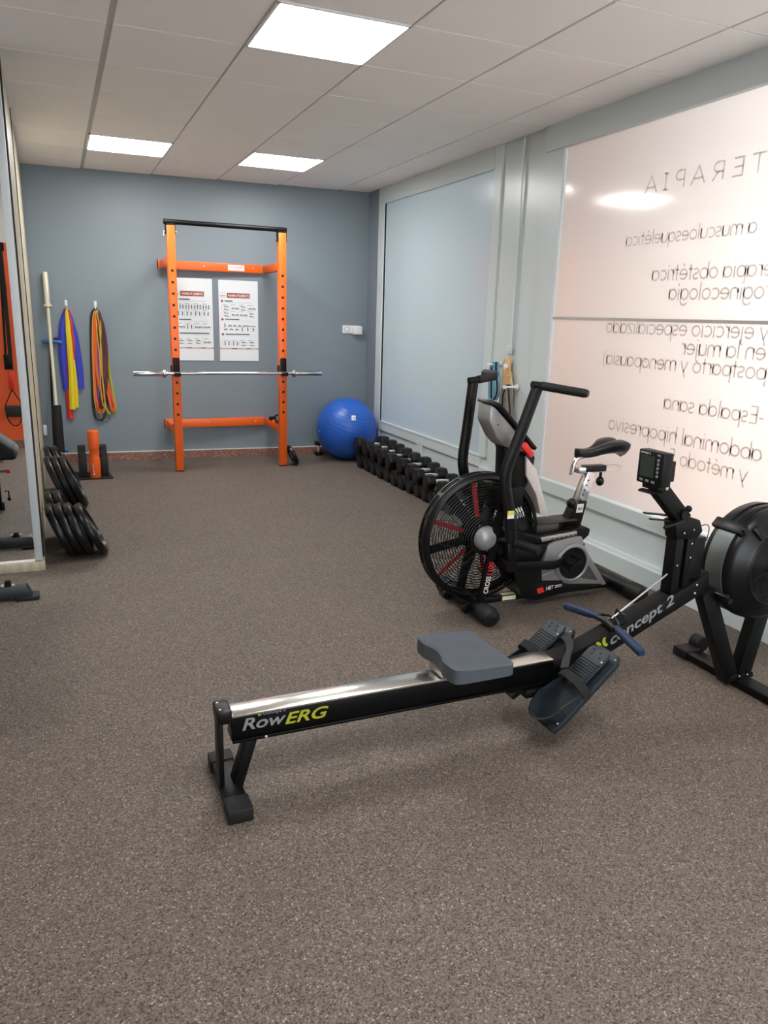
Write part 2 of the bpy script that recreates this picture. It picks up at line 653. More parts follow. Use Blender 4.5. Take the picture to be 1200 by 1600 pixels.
SW = 0.15
Q = 0.5 - SW / 2
OC = lambda: arc(0.5, 0.5, Q, Q, 0, 360, 28)
RX = 0.5 + Q
LX = 0.5 - Q
n_arch = lambda x0, x1: ([(x0, 0), (x0, 1 - SW / 2)], [(x0, 0.55)] + arc((x0 + x1) / 2, 0.94 - (x1 - x0) / 2, (x1 - x0) / 2, (x1 - x0) / 2, 180, 0, 14) + [(x1, 0)])
G = {
    'o': (1.06, [OC()]), 'a': (1.06, [OC(), [(RX, 0), (RX, 1)]]), 'd': (1.06, [OC(), [(RX, 0), (RX, 1.5)]]),
    'b': (1.06, [OC(), [(LX, 0), (LX, 1.5)]]), 'p': (1.06, [OC(), [(LX, -0.48), (LX, 1)]]), 'q': (1.06, [OC(), [(RX, -0.48), (RX, 1)]]),
    'g': (1.06, [OC(), [(RX, 1), (RX, 0.0)] + arc(0.5, -0.02, Q, 0.4, 0, -150, 14)]),
    'e': (1.04, [arc(0.5, 0.5, Q, Q, 0, 320, 26), [(LX, 0.5), (RX, 0.5)]]), 'c': (0.94, [arc(0.5, 0.5, Q, Q, 48, 312, 24)]),
    'n': (0.95, list(n_arch(0.1, 0.82))), 'h': (0.95, [[(0.1, 0), (0.1, 1.5)], n_arch(0.1, 0.82)[1]]),
    'm': (1.5, [*n_arch(0.1, 0.74), n_arch(0.74, 1.38)[1]]), 'r': (0.58, [[(0.1, 0), (0.1, 0.98)], [(0.1, 0.55)] + arc(0.44, 0.56, 0.34, 0.38, 180, 80, 10)]),
    'u': (0.95, [[(0.1, 0.97)] + arc(0.46, 0.42, 0.36, 0.36, 180, 360, 14) + [(0.82, 0.97)], [(0.82, 0), (0.82, 0.97)]]),
    'i': (0.36, [[(0.15, 0), (0.15, 0.97)], [(0.15, 1.22), (0.15, 1.34)]]), 'l': (0.36, [[(0.15, 0), (0.15, 1.5)]]),
    'j': (0.36, [[(0.15, 0.97), (0.15, -0.3)] + arc(-0.05, -0.28, 0.2, 0.16, 0, -100, 8), [(0.15, 1.22), (0.15, 1.34)]]),
    't': (0.6, [[(0.27, 0), (0.27, 1.36)], [(0.03, 0.92), (0.53, 0.92)]]), 'v': (0.9, [[(0.03, 0.97), (0.43, 0.03), (0.83, 0.97)]]),
    'y': (0.92, [[(0.04, 0.97), (0.46, 0.02)], [(0.86, 0.97), (0.26, -0.46)]]), 'z': (0.84, [[(0.06, 0.93), (0.74, 0.93), (0.06, 0.06), (0.76, 0.06)]]),
    's': (0.76, [arc(0.37, 0.72, 0.26, 0.22, 25, 270, 14) + arc(0.37, 0.28, 0.28, 0.22, 90, -155, 14)]),
    'x': (0.86, [[(0.05, 0.97), (0.77, 0)], [(0.77, 0.97), (0.05, 0)]]),
    '-': (0.62, [[(0.06, 0.52), (0.5, 0.52)]]), '(': (0.5, [arc(0.75, 0.55, 0.58, 1.0, 128, 232, 12)]), ')': (0.5, [arc(-0.25, 0.55, 0.58, 1.0, -52, 52, 12)]),
    '5': (1.0, [[(0.78, 1.4), (0.24, 1.4), (0.18, 0.8)] + arc(0.42, 0.46, 0.4, 0.42, 125, -140, 18)]), ' ': (0.48, []),
    'E': (0.95, [[(0.78, 1.4), (0.12, 1.4), (0.12, 0.06), (0.8, 0.06)], [(0.12, 0.74), (0.72, 0.74)]]),
    'T': (0.98, [[(0.03, 1.4), (0.93, 1.4)], [(0.48, 0), (0.48, 1.4)]]), 'R': (1.0, [[(0.12, 0), (0.12, 1.4), (0.52, 1.4)] + arc(0.52, 1.03, 0.3, 0.37, 90, -90, 12) + [(0.12, 0.66)], [(0.5, 0.66), (0.85, 0)]]),
    'A': (1.14, [[(0.03, 0), (0.57, 1.45), (1.1, 0)], [(0.22, 0.48), (0.92, 0.48)]]), 'P': (0.95, [[(0.12, 0), (0.12, 1.4), (0.5, 1.4)] + arc(0.5, 1.02, 0.32, 0.38, 90, -90, 12) + [(0.12, 0.64)]]),
    'I': (0.6, [[(0.3, 0), (0.3, 1.45)], [(0.1, 1.4), (0.5, 1.4)], [(0.1, 0.05), (0.5, 0.05)]]),
}
G['é'] = (1.04, G['e'][1] + [[(0.44, 1.2), (0.66, 1.42)]])
G['í'] = (0.36, [[(0.15, 0), (0.15, 0.97)], [(0.1, 1.2), (0.3, 1.42)]])


def window_line(body, y_start, y_end, z, ls=0.0, xh=None):
    """line of stroke letters along +Y on the room face of the pane, letter proportions kept unless xh given"""
    adv = sum(G[c][0] + ls for c in body) - ls
    s = (y_end - y_start) / adv
    sz = xh if xh else s
    y = y_start
    mb = MB()
    bm = mb.bm
    x = XW + 0.0025
    for c in body:
        w, strokes = G[c]
        for st in strokes:
            P = [V((p[0] * s, p[1] * sz)) for p in st]
            hw = SW * 0.5 * min(s, sz)
            closed = (P[0] - P[-1]).length < 1e-4
            nrm = []
            m = len(P)
            L, R = [], []
            for k in range(m):
                if closed:
                    a, b = P[k - 1 if k else m - 2], P[(k + 1) if k < m - 1 else 1]
                else:
                    a, b = P[max(k - 1, 0)], P[min(k + 1, m - 1)]
                d = (b - a).normalized()
                nn = V((-d.y, d.x))
                mit = 1.0
                if 0 < k < m - 1:
                    d0 = (P[k] - P[k - 1]).normalized()
                    mit = 1.0 / max(0.55, abs(nn.dot(V((-d0.y, d0.x)))))
                L.append(P[k] + nn * hw * mit)
                R.append(P[k] - nn * hw * mit)
            for k in range(m - 1):
                vs = [bm.verts.new((x, y + q.x, z + q.y)) for q in (L[k], L[k + 1], R[k + 1], R[k])]
                bm.faces.new(vs)
        y += (w + ls) * s
    return mb.build('lettering', vinyl, w2, smooth=False)


window_line('TERAPIA', 2.785, 3.585, 2.145, 0.42, 0.061)
window_line('a musculoesquelética', 2.783, 3.70, 1.877, 0.0)
window_line('erapia obstétrica', 2.655, 3.455, 1.68, 0.0)
window_line('roginecología', 2.655, 3.31, 1.578, 0.0)
window_line('y ejercicio especializado', 2.63, 3.80, 1.393, 0.0)
window_line('en la mujer', 2.63, 3.17, 1.298, 0.0)
window_line('postparto y menopausia)', 2.61, 3.80, 1.208, 0.0)
window_line('-Espalda sana', 2.585, 3.25, 1.0, 0.0)
window_line('o abdominal hipopresivo', 2.47, 3.69, 0.825, 0.0)
window_line('y método 5', 2.63, 3.17, 0.712, 0.0)

# left: partition clad in pale wood, mirror on its end, room beyond the opening
oak = wood_mat('pale_oak_laminate', (172, 164, 140), (196, 188, 164), 0.45)
struct(MB().prism([(-0.172, 4.60), (-0.185, 6.15), (-0.20, 7.90), (-1.45, 7.90), (-1.45, 4.60)], (0, 0, 0), (1, 0, 0), (0, 1, 0), (0, 0, 1), 0, HC + 0.01), 'wall_left', mat('partition_core', (38, 34, 30), 0.8))
mb = MB()
mb.prism([(-0.160, 4.665), (-0.172, 5.785), (-0.19, 5.785), (-0.18, 4.665)], (0, 0, 0), (1, 0, 0), (0, 1, 0), (0, 0, 1), 0.0, HC)
mb.prism([(-0.1727, 5.82), (-0.192, 7.86), (-0.21, 7.86), (-0.19, 5.82)], (0, 0, 0), (1, 0, 0), (0, 1, 0), (0, 0, 1), 0.0, HC)
struct(mb, 'trim_4', oak)
struct(MB().span((-0.182, 4.655, 0.0), (-0.1602, 4.6645, HC)).span((-0.176, 5.796, 0.0), (-0.1675, 5.806, HC)), 'trim_8', MATS['partition_core'])
struct(MB().span((-3.1, -2.6, 0), (-3.0, 8.1, HC + 0.02)), 'wall_side', mat('white_wall_paint', (214, 214, 210), 0.6))
struct(MB().span((-3.0, 5.6, 0), (-1.45, 5.7, HC + 0.02)), 'wall_alcove', MATS['white_wall_paint'])
struct(MB().span((-3.0, -2.7, 0), (0.2, -2.6, HC + 0.02)).span((2.8, -2.7, 0), (3.2, -2.6, HC + 0.02)).span((0.2, -2.7, 2.45), (2.8, -2.6, HC + 0.02)), 'wall_rear', MATS['white_wall_paint'])  # middle opening added to let the rear fill lamp in
# short wall beside the photographer, orange below and white above (seen in the mirror)
fo = mat('orange_wall_paint', (226, 92, 40), 0.55)
mb = MB().span((-3.0, 0.06, 2.06), (-0.30, 0.26, HC + 0.01))
mb.mi = 1
mb.span((-3.0, 0.06, 0.0), (-0.30, 0.26, 2.06))
struct(mb, 'wall_front', [MATS['white_wall_paint'], fo])
struct(MB().span((-3.0, 0.26, 0.0), (-0.30, 0.275, 0.09)), 'baseboard_front', terr)

mir_m = bpy.data.materials.new('mirror_glass')
mir_m.use_nodes = True
_b = mir_m.node_tree.nodes['Principled BSDF']
_b.inputs['Metallic'].default_value = 1.0
_b.inputs['Roughness'].default_value = 0.0
_b.inputs['Base Color'].default_value = (0.86, 0.89, 0.88, 1)
t = thing('wall_mirror', 'tall wall mirror in a pale grey frame on the end of the wooden partition', 'mirror', (-0.8, 4.55, 0))
MB().span((-1.44, 4.52, 0.055), (-0.20, 4.53, 2.55)).build('mirror_glass', mir_m, t)
alu = mat('pale_grey_frame', (178, 186, 190), 0.5)
MB().span((-0.205, 4.505, 0.058), (-0.166, 4.56, 2.60), 0.003).build('frame', alu, t)
MB().span((-1.44, 4.53, 0.05), (-0.172, 4.60, 2.62)).build('backing_board', mat('mirror_backing', (70, 66, 60), 0.8), t)
MB().span((-1.44, 4.495, 0.0), (-0.156, 4.60, 0.052), 0.002).build('plinth', wood_mat('plinth_wood', (158, 152, 132), (176, 170, 150), 0.5), t)
MB().span((-1.44, 4.50, 0.052), (-0.205, 4.525, 0.06), 0.002).build('bottom_rail', mat('cream_bead', (205, 203, 190), 0.5), t)

# ------------------------------------------------------------------ rowing machine (axis along X at y = 2.08)
YR = 2.08
yn, yf = 2.045, 2.115
rower = thing('rowing_machine', 'black rowing machine with grey seat and steel rail in the foreground', 'rowing machine', (0.42, YR, 0))
RAILB = mat('black_anodised_rail', (4, 4, 5), 0.35, spec=0.2)
NAVY = mat('slate_blue_plastic', (33, 39, 45), 0.45, spec=0.3, bump=0.1)
rail = MB().span((0.40, yn, 0.193), (1.60, yf, 0.272), 0.003)
rail.span((0.40, yn - 0.006, 0.186), (1.56, yf + 0.006, 0.196), 0.002)
rail = rail.build('rail', RAILB, rower)
MB().span((0.398, yn - 0.004, 0.271), (1.555, yf + 0.004, 0.280), 0.002).build('steel_track', mat('polished_track_steel', (225, 224, 218), 0.2, 1.0, var=0.02), rail)
mb = MB().span((0.356, yn - 0.006, 0.255), (0.402, yf + 0.006, 0.299), 0.006)
cap = mb.build('end_cap', BLACKP, rower)
screws(cap, [(0.368, yn + 0.012, 0.299), (0.368, yf - 0.012, 0.299)], (0.004, 0.004, 0.002))
foot = MB().beam((0.367, YR, 0.03), (0.367, YR, 0.27), 0.06, 0.016, (1, 0, 0), 0.002)
foot.beam((0.415, YR, 0.025), (0.468, YR, 0.20), 0.05, 0.034, (1, 0, 0), 0.002)
foot.span((0.362, 1.925, 0.006), (0.428, 2.245, 0.040), 0.004)
rl = foot.build('rear_leg', BLACK, rower)
for ya, yb in ((1.913, 1.99), (2.19, 2.252)):
    MB().span((0.357, ya, 0.0), (0.433, yb, 0.045), 0.005).build('rubber_foot', RUBBER, rl)
MB().ball((0.503, yn - 0.006, 0.191), (0.005, 0.003, 0.005)).build('screw', BOLT, rl)
# branding on the rail
ryel = mat('yellow_print', (158, 164, 30), 0.5)
rgry = mat('silver_print', (128, 130, 132), 0.45)
EX, EZ = V((1, 0, 0)), V((0, 0, 1))
text('Row', (0.431, yn - 0.0005, 0.224), EX, EZ, 0.05, rgry, rail, shear=0.25, fat=0.018, width=0.137, height=0.040)
text('ERG', (0.564, yn - 0.0005, 0.219), EX, EZ, 0.05, ryel, rail, shear=0.3, fat=0.02, width=0.142, height=0.040)
text('concept 2', (0.496, yn - 0.0005, 0.2645), EX, EZ, 0.012, rgry, rail, shear=0.2, fat=0.01, width=0.072)
mb = MB().prism(arc(0, 0, 0.0045, 0.0055, 60, 300, 12), (0.484, yn, 0.268), EX, EZ, (0, -1, 0), 0, 0.0008)
mb.span((0.4885, yn - 0.0008, 0.2635), (0.4905, yn, 0.2725))
mb.build('emblem', ryel, rail, smooth=False)

# seat: contoured pad on a roller carriage
SEATM = mat('grey_seat_foam', (72, 78, 86), 0.62, spec=0.3, bump=0.06)


def seat_mesh():
    bm = bmesh.new()
    nx, ny = 24, 28
    x0, x1, y0, y1 = 1.085, 1.322, 1.925, 2.225
    top, bot = [], []
    for i in range(nx + 1):
        a, b = [], []
        for j in range(ny + 1):
            u, v = i / nx * 2 - 1, j / ny * 2 - 1
            # rounded rectangle outline, rear edge notched
            k = (abs(u) ** 9 + abs(v) ** 9) ** (1 / 9) if (u or v) else 0
            m = max(abs(u), abs(v))
            sc = m / k if k else 1
            uu, vv = u * sc, v * sc
            x = (x0 + x1) / 2 + uu * (x1 - x0) / 2
            y = (y0 + y1) / 2 + vv * (y1 - y0) / 2
            if uu < 0:
                x += 0.014 * max(0.0, 1 - (vv / 0.45) ** 2) * (uu * uu)
            edge = max(0.0, m - 0.9) / 0.1
            dish = -0.007 * math.exp(-((abs(vv) - 0.42) / 0.26) ** 2) * math.exp(-((uu + 0.1) / 0.65) ** 2)
            z = 0.362 + dish + 0.012 * max(0, -uu) * (1 - abs(vv) * 0.3) - 0.007 * edge ** 3 - 0.006 * max(0, uu) ** 2
            a.append(bm.verts.new((x, y, z)))
            b.append(bm.verts.new((x, y, 0.314 - 0.004 * (1 - edge))))
        top.append(a)
        bot.append(b)
    for i in range(nx):
        for j in range(ny):
            bm.faces.new((top[i][j], top[i + 1][j], top[i + 1][j + 1], top[i][j + 1]))
            bm.faces.new((bot[i][j], bot[i][j + 1], bot[i + 1][j + 1], bot[i + 1][j]))
    per = [(i, 0) for i in range(nx)] + [(nx, j) for j in range(ny)] + [(i, ny) for i in range(nx, 0, -1)] + [(0, j) for j in range(ny, 0, -1)]
    for k in range(len(per)):
        p, q = per[k], per[(k + 1) % len(per)]
        bm.faces.new((top[p[0]][p[1]], bot[p[0]][p[1]], bot[q[0]][q[1]], top[q[0]][q[1]]))
    bmesh.ops.recalc_face_normals(bm, faces=bm.faces)
    mb = MB()
    mb.bm.free()
    mb.bm = bm
    return mb


seat = seat_mesh().build('seat', SEATM, rower, label='grey moulded seat')
mb = MB().span((1.10, yn - 0.018, 0.283), (1.30, yf + 0.018, 0.318), 0.004)
mb.cyl((1.115, yn - 0.022, 0.292), (1.115, yf + 0.022, 0.292), 0.011).cyl((1.285, yn - 0.022, 0.292), (1.285, yf + 0.022, 0.292), 0.011)
mb.build('roller_carriage', STEEL, seat)

# boom rising to the flywheel
mb = MB().side([(1.555, 0.176), (1.62, 0.186), (2.20, 0.437), (2.255, 0.46), (2.245, 0.535), (2.20, 0.51), (2.14, 0.482), (1.735, 0.322), (1.62, 0.284), (1.555, 0.279)], 2.042, 2.118, 0.004)
boom = mb.build('boom', BLACK, rower)
bx = V((cos(RAD(24.6)), 0, sin(RAD(24.6))))
bz = V((-bx.z, 0, bx.x))
yb_ = 2.0415
text('concept 2', V((1.805, yb_, 0.298)), bx, bz, 0.05, rgry, boom, shear=0.28, fat=0.022, width=0.315, height=0.055)
mb = MB()
o_ = V((1.752, yb_, 0.283))
mb.prism(arc(0.0, 0.018, 0.017, 0.021, -80, 80, 10) + arc(-0.007, 0.018, 0.010, 0.015, 80, -80, 10), o_, bx, bz, (0, -1, 0), 0, 0.0009)
mb.prism(arc(0.04, 0.018, 0.017, 0.021, 100, 260, 10) + arc(0.047, 0.018, 0.010, 0.015, 260, 100, 10), o_, bx, bz, (0, -1, 0), 0, 0.0009)
mb.build('emblem', ryel, boom, smooth=False)
screws(boom, [(2.185, 2.041, 0.455), (2.19, 2.041, 0.488), (1.63, 2.041, 0.22)], (0.005, 0.003, 0.005))
MB().tube([(1.83, YR, 0.385), (2.16, YR, 0.585)], 0.0035, 6).build('chain', STEEL, rower)

# footboards
fx = V((0.76, 0, 0.65)).normalized()       # heel to toe
fz = V((-fx.z, 0, fx.x))                   # out of the board
for sgn in (-1, 1):
    yc = YR + sgn * 0.128
    o = V((1.475, yc, 0.118))
    ey = V((0, 1, 0))

    def P(a, y, h):
        return o + fx * a + ey * y + fz * h
    plate = [(-0.03, -0.066), (0.02, -0.074), (0.30, -0.066), (0.325, -0.05), (0.325, 0.05), (0.30, 0.066), (0.02, 0.074), (-0.03, 0.066)]
    fb = MB().prism(plate, o, fx, ey, fz, -0.022, 0.0, 0.005).build('footboard', NAVY, rower)
    # heel cup
    cup = MB()
    wall = []
    bm = cup.bm
    n = 20
    prev = None
    for k in range(n + 1):
        th = RAD(90 + 180 * k / n)
        a, y = 0.045 + 0.075 * cos(th) * 0.95, 0.066 * sin(th)
        hgt = 0.052 - 0.012 * abs(sin(th))
        row = [bm.verts.new(P(a, y, 0.0)), bm.verts.new(P(a - 0.012 * -cos(th) * 0 + 0.014 * cos(th), y * 1.06, hgt)),
               bm.verts.new(P(a + 0.006 + 0.014 * cos(th), y * 1.0, hgt)), bm.verts.new(P(a + 0.006, y * 0.94, 0.0))]
        if prev:
            for q in range(4):
                bm.faces.new((prev[q], row[q], row[(q + 1) % 4], prev[(q + 1) % 4]))
        else:
            bm.faces.new(row)
        prev = row
    bm.faces.new(list(reversed(prev)))
    for s2 in (-1, 1):
        cup.prism([(0.045, 0.0), (0.16, 0.0), (0.15, 0.012), (0.045, 0.043)], P(0, s2 * 0.066, 0), fx, fz, ey, -0.003, 0.003)
    bmesh.ops.recalc_face_normals(cup.bm, faces=cup.bm.faces)
    cup.build('heel_cup', NAVY, fb)
    # sliding toe pad with ridges and peg holes
    mb = MB().prism([(0.165, -0.052), (0.285, -0.052), (0.305, -0.043), (0.305, 0.043), (0.285, 0.052), (0.165, 0.052)], o, fx, ey, fz, 0.018, 0.030, 0.004)
    for k in range(8):
        mb.beam(P(0.172 + k * 0.0105, -0.046, 0.031), P(0.172 + k * 0.0105, 0.046, 0.031), 0.004, 0.006, fz)
    mb.mi = 1
    for (a, y) in ((0.272, -0.022), (0.272, 0.022), (0.289, -0.012), (0.289, 0.026)):
        mb.cyl(P(a, y, 0.0295), P(a, y, 0.0312), 0.0055, n=12)
    mb.mi = 2
    mb.ball(P(0.262, -0.044, 0.030), 0.004, 10)
    mb.build('toe_pad', [NAVY, BLACKP, BOLT], fb)
    screws(fb, [P(a, y, 0.001) for (a, y) in ((0.005, -0.062), (0.15, -0.066), (0.305, -0.052))], (0.0045, 0.0045, 0.003))
    # strap over the instep
    pts = [P(0.145, -0.074, -0.004), P(0.15, -0.070, 0.03), P(0.155, -0.03, 0.062), P(0.155, 0.03, 0.062), P(0.15, 0.070, 0.03), P(0.145, 0.074, -0.004)]
    MB().tube(pts, 0.01, 4, flat=(0.021, 0.0025), up=fx, smooth=2).build('strap', mat('black_webbing', (20, 21, 22), 0.85, bump=0.4, bscale=600), fb)
    if sgn > 0:
        MB().tube([P(0.15, -0.05, 0.05), P(0.10, -0.03, 0.075), P(0.04, 0.0, 0.085)], 0.01, 4, flat=(0.003, 0.02), smooth=2).build('strap_tail', MATS['black_webbing'], fb)
    else:
        MB().tube([(1.56, 1.985, 0.272), (1.59, 2.015, 0.300), (1.63, 2.05, 0.312), (1.66, 2.11, 0.318), (1.675, 2.16, 0.310), (1.67, 2.20, 0.275)], 0.01, 4, flat=(0.021, 0.003), up=fx, smooth=2).build('strap_tail', mat('grey_webbing', (44, 48, 50), 0.85, bump=0.4, bscale=600), fb)
MB().span((1.44, 2.03, 0.150), (1.60, 2.13, 0.180), 0.003).build('foot_bracket', BLACK, rower)

# handle resting on the boom
hm = mat('dark_blue_grip', (26, 44, 76), 0.5, spec=0.4, bump=0.1)
c = V((1.795, YR, 0.372))
hn, hf = V((1.762, 1.835, 0.362)), V((1.805, 2.33, 0.345))
mn, mf = V((1.793, 1.985, 0.372)), V((1.815, 2.175, 0.366))
hd = MB().tube([mn + V((0, 0.03, 0)), V((1.803, YR, 0.376)), mf - V((0, 0.03, 0))], 0.011, 10).tube([mn, V((1.835, 2.05, 0.385)), V((1.84, YR, 0.388)), V((1.845, 2.12, 0.383)), mf], 0.006, 8, smooth=1)
hd = hd.build('handle', BLACKP, rower)
MB().tube([hn, hn.lerp(mn, 0.06), hn.lerp(mn, 0.9), mn, mn + (mn - hn) * 0.25], [0.011, 0.0165, 0.0165, 0.0145, 0.011], 14).build('grip', hm, hd, label='dark blue rubber grip')
MB().tube([hf, hf.lerp(mf, 0.06), hf.lerp(mf, 0.9), mf, mf + (mf - hf) * 0.25], [0.011, 0.0165, 0.0165, 0.0145, 0.011], 14).build('grip', hm, hd, label='dark blue rubber grip')
MB().tube([V((1.85, 2.055, 0.372)), V((1.86, 2.055, 0.40)), V((1.87, 2.10, 0.405)), V((1.87, 2.105, 0.378))], 0.008, 8).ball((1.852, 2.06, 0.392), 0.006).build('handle_hook', BLACKP, boom)

# mast, monitor arm, monitor
mb = MB().side([(2.072, 0.445), (2.108, 0.46), (2.108, 0.73), (2.072, 0.73)], 2.052, 2.108, 0.003)
mb.side([(2.125, 0.465), (2.165, 0.48), (2.165, 0.735), (2.125, 0.735)], 2.052, 2.108, 0.003)
mb.side([(2.068, 0.675), (2.168, 0.675), (2.19, 0.70), (2.17, 0.745), (2.11, 0.765), (2.05, 0.745)], 2.048, 2.112, 0.004)
mb.side([(2.13, 0.50), (2.21, 0.52), (2.215, 0.675), (2.165, 0.675)], 2.05, 2.11, 0.003)
mast = mb.build('mast', BLACK, rower)
screws(mast, [(px, 2.049, pz) for px, pz in ((2.145, 0.71), (2.10, 0.70), (2.145, 0.655), (2.085, 0.575), (2.145, 0.60))])
arm = MB().beam((2.11, YR, 0.745), (1.965, YR, 0.885), 0.05, 0.058, (0, 0, 1), 0.004)
arm.cyl((2.09, 2.045, 0.772), (2.09, 2.115, 0.772), 0.018).cyl((1.977, 2.042, 0.883), (1.977, 2.118, 0.883), 0.019)
arm.ball((2.115, 2.06, 0.79), 0.013)
arm = arm.build('monitor_arm', BLACK, rower)
MB().cyl((1.977, 2.041, 0.883), (1.977, 2.036, 0.883), 0.008).build('pivot_bolt', BOLT, arm)
mb = MB().tube([(2.09, 2.05, 0.745), (2.03, 2.04, 0.74), (1.985, 2.035, 0.735)], 0.006, 8).tube([(2.09, 2.09, 0.755), (2.02, 2.11, 0.765), (1.965, 2.125, 0.77)], 0.006, 4, flat=(0.004, 0.012))
mb.tube([(2.02, 2.05, 0.755), (1.96, 2.09, 0.757)], 0.004, 4, flat=(0.003, 0.01))
mb.build('device_holder', BLACKP, arm)
mon_m = mat('monitor_black', (10, 11, 13), 0.42, spec=0.25)
mo = MB().box((1.945, 2.075, 0.952), (0.045, 0.128, 0.122), None, 0.005)
mo.box((1.975, 2.06, 0.945), (0.035, 0.075, 0.075), None, 0.004)
mon = mo.build('monitor', mon_m, rower)
XF = 1.9222
MB().span((XF - 0.0008, 2.054, 0.917), (XF + 0.002, 2.124, 0.995)).build('screen', mat('lcd_dark_green', (50, 62, 54), 0.2), mon)
BTN = mat('button_grey', (118, 122, 126), 0.5)
for k in range(5):
    MB().cyl((XF + 0.001, 2.036, 0.986 - k * 0.0145), (XF - 0.002, 2.036, 0.986 - k * 0.0145), 0.0055, n=14).build('button', BTN, mon)
for k in range(3):
    MB().box((XF, 2.113 - k * 0.030, 0.9035), (0.004, 0.017, 0.009), None, 0.0015).build('button', BTN, mon)
text('concept 2', (XF - 0.0002, 2.128, 1.0005), (0, -1, 0), (0, 0, 1), 0.009, WHITEINK, mon, fat=0.01, width=0.05)
text('PM5', (XF - 0.0002, 2.042, 1.0), (0, -1, 0), (0, 0, 1), 0.008, WHITEINK, mon, width=0.015)
MB().box((1.944, 2.072, 0.884), (0.028, 0.085, 0.02), None, 0.004).tube([(1.95, 2.035, 0.87), (1.925, 2.06, 0.866), (1.915, 2.10, 0.868)], 0.01, 6, flat=(0.006, 0.02)).build('monitor_base', mon_m, mon)
MB().tube([(2.17, 2.055, 0.715), (2.20, 2.05, 0.728), (2.225, 2.05, 0.715), (2.215, 2.05, 0.66)], 0.0018, 6, smooth=2).build('cable', BLACKP, rower)

# flywheel cage
fc = V((2.52, 0, 0.545))
prof = [(0.03, 1.965), (0.145, 1.965), (0.150, 1.972), (0.16, 1.985), (0.205, 1.995), (0.222, 2.008), (0.230, 2.022), (0.230, 2.12), (0.222, 2.134), (0.19, 2.15), (0.03, 2.16)]
mb = MB().lathe([(0.149, 1.968), (0.165, 1.978), (0.205, 1.992), (0.221, 2.006), (0.230, 2.022), (0.230, 2.12), (0.221, 2.136), (0.17, 2.16), (0.0, 2.165)], (fc.x, 0, fc.z), (0, 1, 0), 64)
mb.lathe([(0.0, 1.99), (0.150, 1.99)], (fc.x, 0, fc.z), (0, 1, 0), 48)
mb.ring((fc.x, 2.052, fc.z), (0, 1, 0), 0.2305, 0.003, 64)
fw = mb.build('flywheel_cage', mat('black_cage_plastic', (9, 10, 11), 0.34, spec=0.3), rower)
mb = MB()
for k in range(13):
    mb.ring((fc.x, 1.969, fc.z), (0, 1, 0), 0.03 + k * 0.0092, 0.0016, 48)
for k in range(6):
    a = RAD(60 * k + 17)
    mb.tube([(fc.x + 0.03 * cos(a), 1.969, fc.z + 0.03 * sin(a)), (fc.x + 0.147 * cos(a), 1.969, fc.z + 0.147 * sin(a))], 0.0018, 6)
mb.lathe([(0.0, 1.966), (0.03, 1.966), (0.034, 1.972)], (fc.x, 0, fc.z), (0, 1, 0), 24)
mb.ring((fc.x, 1.968, fc.z), (0, 1, 0), 0.1485, 0.003, 64)
mb.build('grille', BLACKP, fw)
# perforated silver band on the rim
perf = mat('perforated_silver_band', (112, 118, 118), 0.4, 0.6, var=0.12, vscale=500)
A = [RAD(142 + 66 * k / 24) for k in range(25)]
mb = MB()
bm = mb.bm
rows = []
for a in A:
    d = V((cos(a), 0, sin(a)))
    rows.append([bm.verts.new(V((fc.x, y, fc.z)) + d * r) for (y, r) in ((2.024, 0.231), (2.024, 0.2335), (2.106, 0.2335), (2.106, 0.231))])
for k in range(24):
    for q in range(4):
        bm.faces.new((rows[k][q], rows[k + 1][q], rows[k + 1][(q + 1) % 4], rows[k][(q + 1) % 4]))
bmesh.ops.recalc_face_normals(bm, faces=bm.faces)
mb.build('perforated_band', perf, fw, label='silver perforated band')
mb = MB()
for a in (138, 210):
    a = RAD(a)
    d = V((cos(a), 0, sin(a)))
    tt = V((-d.z, 0, d.x))
    mb = MB().beam(V((fc.x, 1.995, fc.z)) + d * 0.236, V((fc.x, 2.14, fc.z)) + d * 0.236, 0.045, 0.022, d, 0.006)
    mb.cyl(V((fc.x, 1.985, fc.z)) + d * 0.238, V((fc.x, 2.0, fc.z)) + d * 0.238, 0.011)
    mb.build('rim_clamp', BLACKP, fw)
a = RAD(128)
dd = V((cos(a), 0, sin(a)))
MB().beam(V((fc.x, 1.972, fc.z)) + dd * 0.16, V((fc.x, 1.985, fc.z)) + dd * 0.215, 0.03, 0.016, (0, -1, 0), 0.004).build('damper_lever', BLACKP, fw)
mb = MB()
mb.tube([V((fc.x + 0.2325 * cos(RAD(q)), 2.04, fc.z + 0.2325 * sin(RAD(q)))) for q in range(60, 131, 7)], 0.003, 6)
mb.tube([V((fc.x + 0.2325 * cos(RAD(q)), 2.085, fc.z + 0.2325 * sin(RAD(q)))) for q in range(60, 131, 7)], 0.003, 6)
mb.build('rim_rib', BLACKP, fw)

